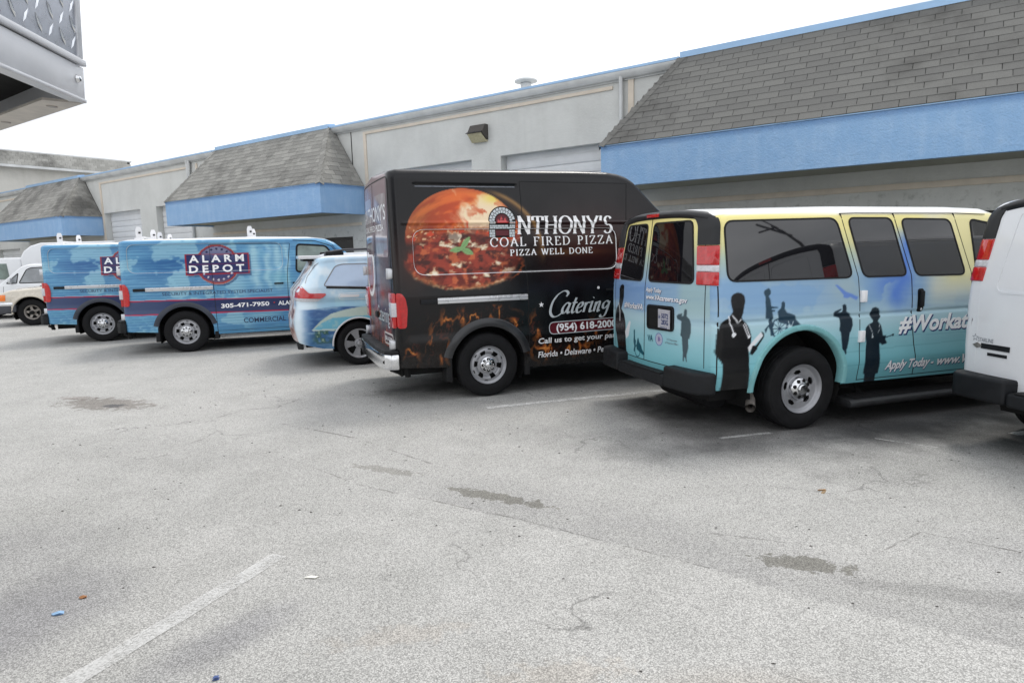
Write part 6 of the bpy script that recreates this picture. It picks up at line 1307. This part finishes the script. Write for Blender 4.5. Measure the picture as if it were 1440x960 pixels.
# ---------------------------------------------------------------- trailer nose hanging into the upper left corner
Cx, Cy, ZB = -1.585, 2.506, 2.329
A_ = Vector((-1.527-Cx, 2.04-Cy)).normalized(); B_ = Vector((-2.455-Cx, 3.22-Cy)).normalized()
t = thing('cargo_trailer', 'aluminium trailer nose with diamond-plate guard hanging over the upper left corner', 'trailer', (Cx-2.329*math.sin(R(3.2)), Cy, 2.329*(1-math.cos(R(3.2)))))
t.rotation_euler = (0, R(3.2), 0)
p0 = Vector((0, 0)); p1 = A_*1.0; p2 = B_*1.7; back = Vector((-1, -.18)).normalized()*3.4; P5 = [p1, p0, p2, p2+back, p1+back]
b = MB(); b.prism([tuple(p) for p in P5], 2, ZB+.13, 4.4); b.obj('body_shell', M['alu'], t, bevel=.006)
def rail_(name, a, c, z0, z1, th, mat, off=0.0):
    d = (c-a); n = Vector((d.y, -d.x)).normalized()
    if n.dot(Vector((-1, -.3))) > 0: n = -n
    b = MB(); q = [a+n*off, c+n*off, c+n*(off-th), a+n*(off-th)]; b.prism([tuple(k) for k in q], 2, z0, z1); return b.obj(name, mat, t, bevel=.004), n
e0 = M['alu_rail'] = plain('aluminium_rail', S(206, 208, 212), .42, .55, .06, 5)
rl, nA = rail_('bottom_rail', p1, p0, ZB, ZB+.125, .05, e0, .010); rail_('bottom_rail', p0, p2, ZB, ZB+.125, .05, e0, .010)
rail_('rail_bead', p1, p0-A_*.0, ZB+.128, ZB+.150, .02, e0, .022); rail_('rail_lip', p1, p0, ZB-.002, ZB+.012, .02, e0, .016)
rail_('corner_post', A_*.03, p0, ZB+.155, 4.38, .02, e0, .012)
def fl_(a, c, wd, z0, z1):
    d = (c-a); n = Vector((d.y, -d.x)).normalized()
    if n.dot(Vector((-1, -.3))) < 0: n = -n
    b = MB(); b.prism([tuple(a+n*.0), tuple(c), tuple(c+n*wd), tuple(a+n*wd+d.normalized()*wd*.6)], 2, z0, z1); return b, n
b, nB = fl_(p0, p2, .11, ZB-.003, ZB+.006); fg = b.obj('bottom_flange', plain('flange_metal', S(190, 184, 176), .5, .2, .15, 14), t)
for k in range(3):
    q = p0+(p2-p0).normalized()*(.17+k*.62)+nB*.05; b = MB(); b.lathe_y([(0, .001), (.018, .001), (.020, -.004)], 16); b.obj('flange_bolt', M['iron'], fg, loc=(q.x, q.y, ZB-.005), rot=(-PI/2, 0, 0))
q = p0+A_*.05+nA*.012; b = MB(); b.lathe_y([(0, .012), (.009, .010), (.013, .002), (.014, 0)], 14); b.obj('rivet', M['chrome'], t, 40, loc=(q.x, q.y, ZB+.075), rot=(0, 0, math.atan2(nA.y, nA.x)-PI/2))
b = MB(); b.prism([tuple(p*.97+Vector((-.03, -.01))) for p in P5], 2, ZB+.10, ZB+.128); b.obj('floor_pan', M['under'], t)
b = MB(); [b.prism([tuple(p1*.9+back*k), tuple(p2*.95+back*k), tuple(p2*.95+back*k+Vector((-.05, 0))), tuple(p1*.9+back*k+Vector((-.05, 0)))], 2, ZB+.03, ZB+.099) for k in (.05, .2, .4, .6, .8)]; b.obj('cross_member', M['dgrey'], t)
# raised tread bars of the diamond plate, on the face that turns to the camera
def bars(a, c, name):
    d = (c-a).normalized(); L = (c-a).length; n = Vector((d.y, -d.x))
    if n.dot(Vector((-1, -.3))) > 0: n = -n
    b = MB(); r0 = 0
    for i in range(int(L/.07)):
        for j in range(30):
            u = .05+i*.07; z = ZB+.20+j*.062+(i % 2)*.0; an = R(58) if (i+j) % 2 else R(-58)
            if z > 3.5: continue
            du, dz = math.cos(an)*.032, math.sin(an)*.032; wu, wz = -math.sin(an)*.0075, math.cos(an)*.0075
            def W_(uu, zz, h): q = a+d*uu+n*h; return (q.x, q.y, zz)
            vs = [W_(u-du, z-dz, .0), W_(u+wu, z+wz, .0), W_(u+du, z+dz, .0), W_(u-wu, z-wz, .0), W_(u-du*.5, z-dz*.5, .005), W_(u+du*.5, z+dz*.5, .005)]
            b.add(vs, [(0, 1, 5, 4), (1, 2, 5), (2, 3, 4, 5), (3, 0, 4)])
    return b
gd = MB(); nA2 = nA
q = [p1+nA*.004, p0+nA*.004, p0-nA*.02, p1-nA*.02]; gd.prism([tuple(k) for k in q], 2, ZB+.152, 3.5); gp = gd.obj('diamond_plate', plain('tread_plate', S(170, 174, 182), .3, .9, .1, 30), t)
bm_ = bars(p0+nA*.0045, p1+nA*.0045, 'tread_bar'); tb = bm_.obj('tread_bar', plain('tread_bar_metal', S(225, 228, 232), .18, 1.0, .05, 30), gp); tb['kind'] = 'stuff'
b = MB(); b.tube([(-2.2, -.3, 0), (-2.2, -.3, ZB+.1)], .06, 12); b.box(-2.4, -.5, 0, -2.0, -.1, .03); b.obj('landing_leg', M['dgrey'], t, 40)

# ---------------------------------------------------------------- lamp pole out on the lot, seen only as a reflection in the long side window
b = MB(); b.tube([(25.2, -5.0, 0), (25.1, -5.06, 4.6), (25.016, -5.126, 5.385), (24.643, -5.357, 6.205), (24.111, -5.717, 7.121), (23.577, -6.132, 7.765), (23.2, -6.4, 8.05)], [.14, .12, .10, .085, .065, .045, .03], 10)
lp2 = thing('lamp_pole', 'curving dark lamp pole seen only as a reflection in the passenger van window', 'lamp pole', (0, 0, 0))
b.obj('pole', plain('pole_metal', (.03, .03, .03), .6, .3, .1, 3), lp2, 40)
b = MB(); b.tube([(23.9, -5.9, 7.5), (22.7, -6.8, 8.2)], .05, 8); b.tube([(23.3, -6.3, 7.95), (22.5, -6.6, 7.75)], .04, 8); b.tube([(23.4, -6.2, 7.9), (23.4, -6.9, 8.5)], .03, 8); b.obj('lamp_head', M['dgrey'], lp2, 40)
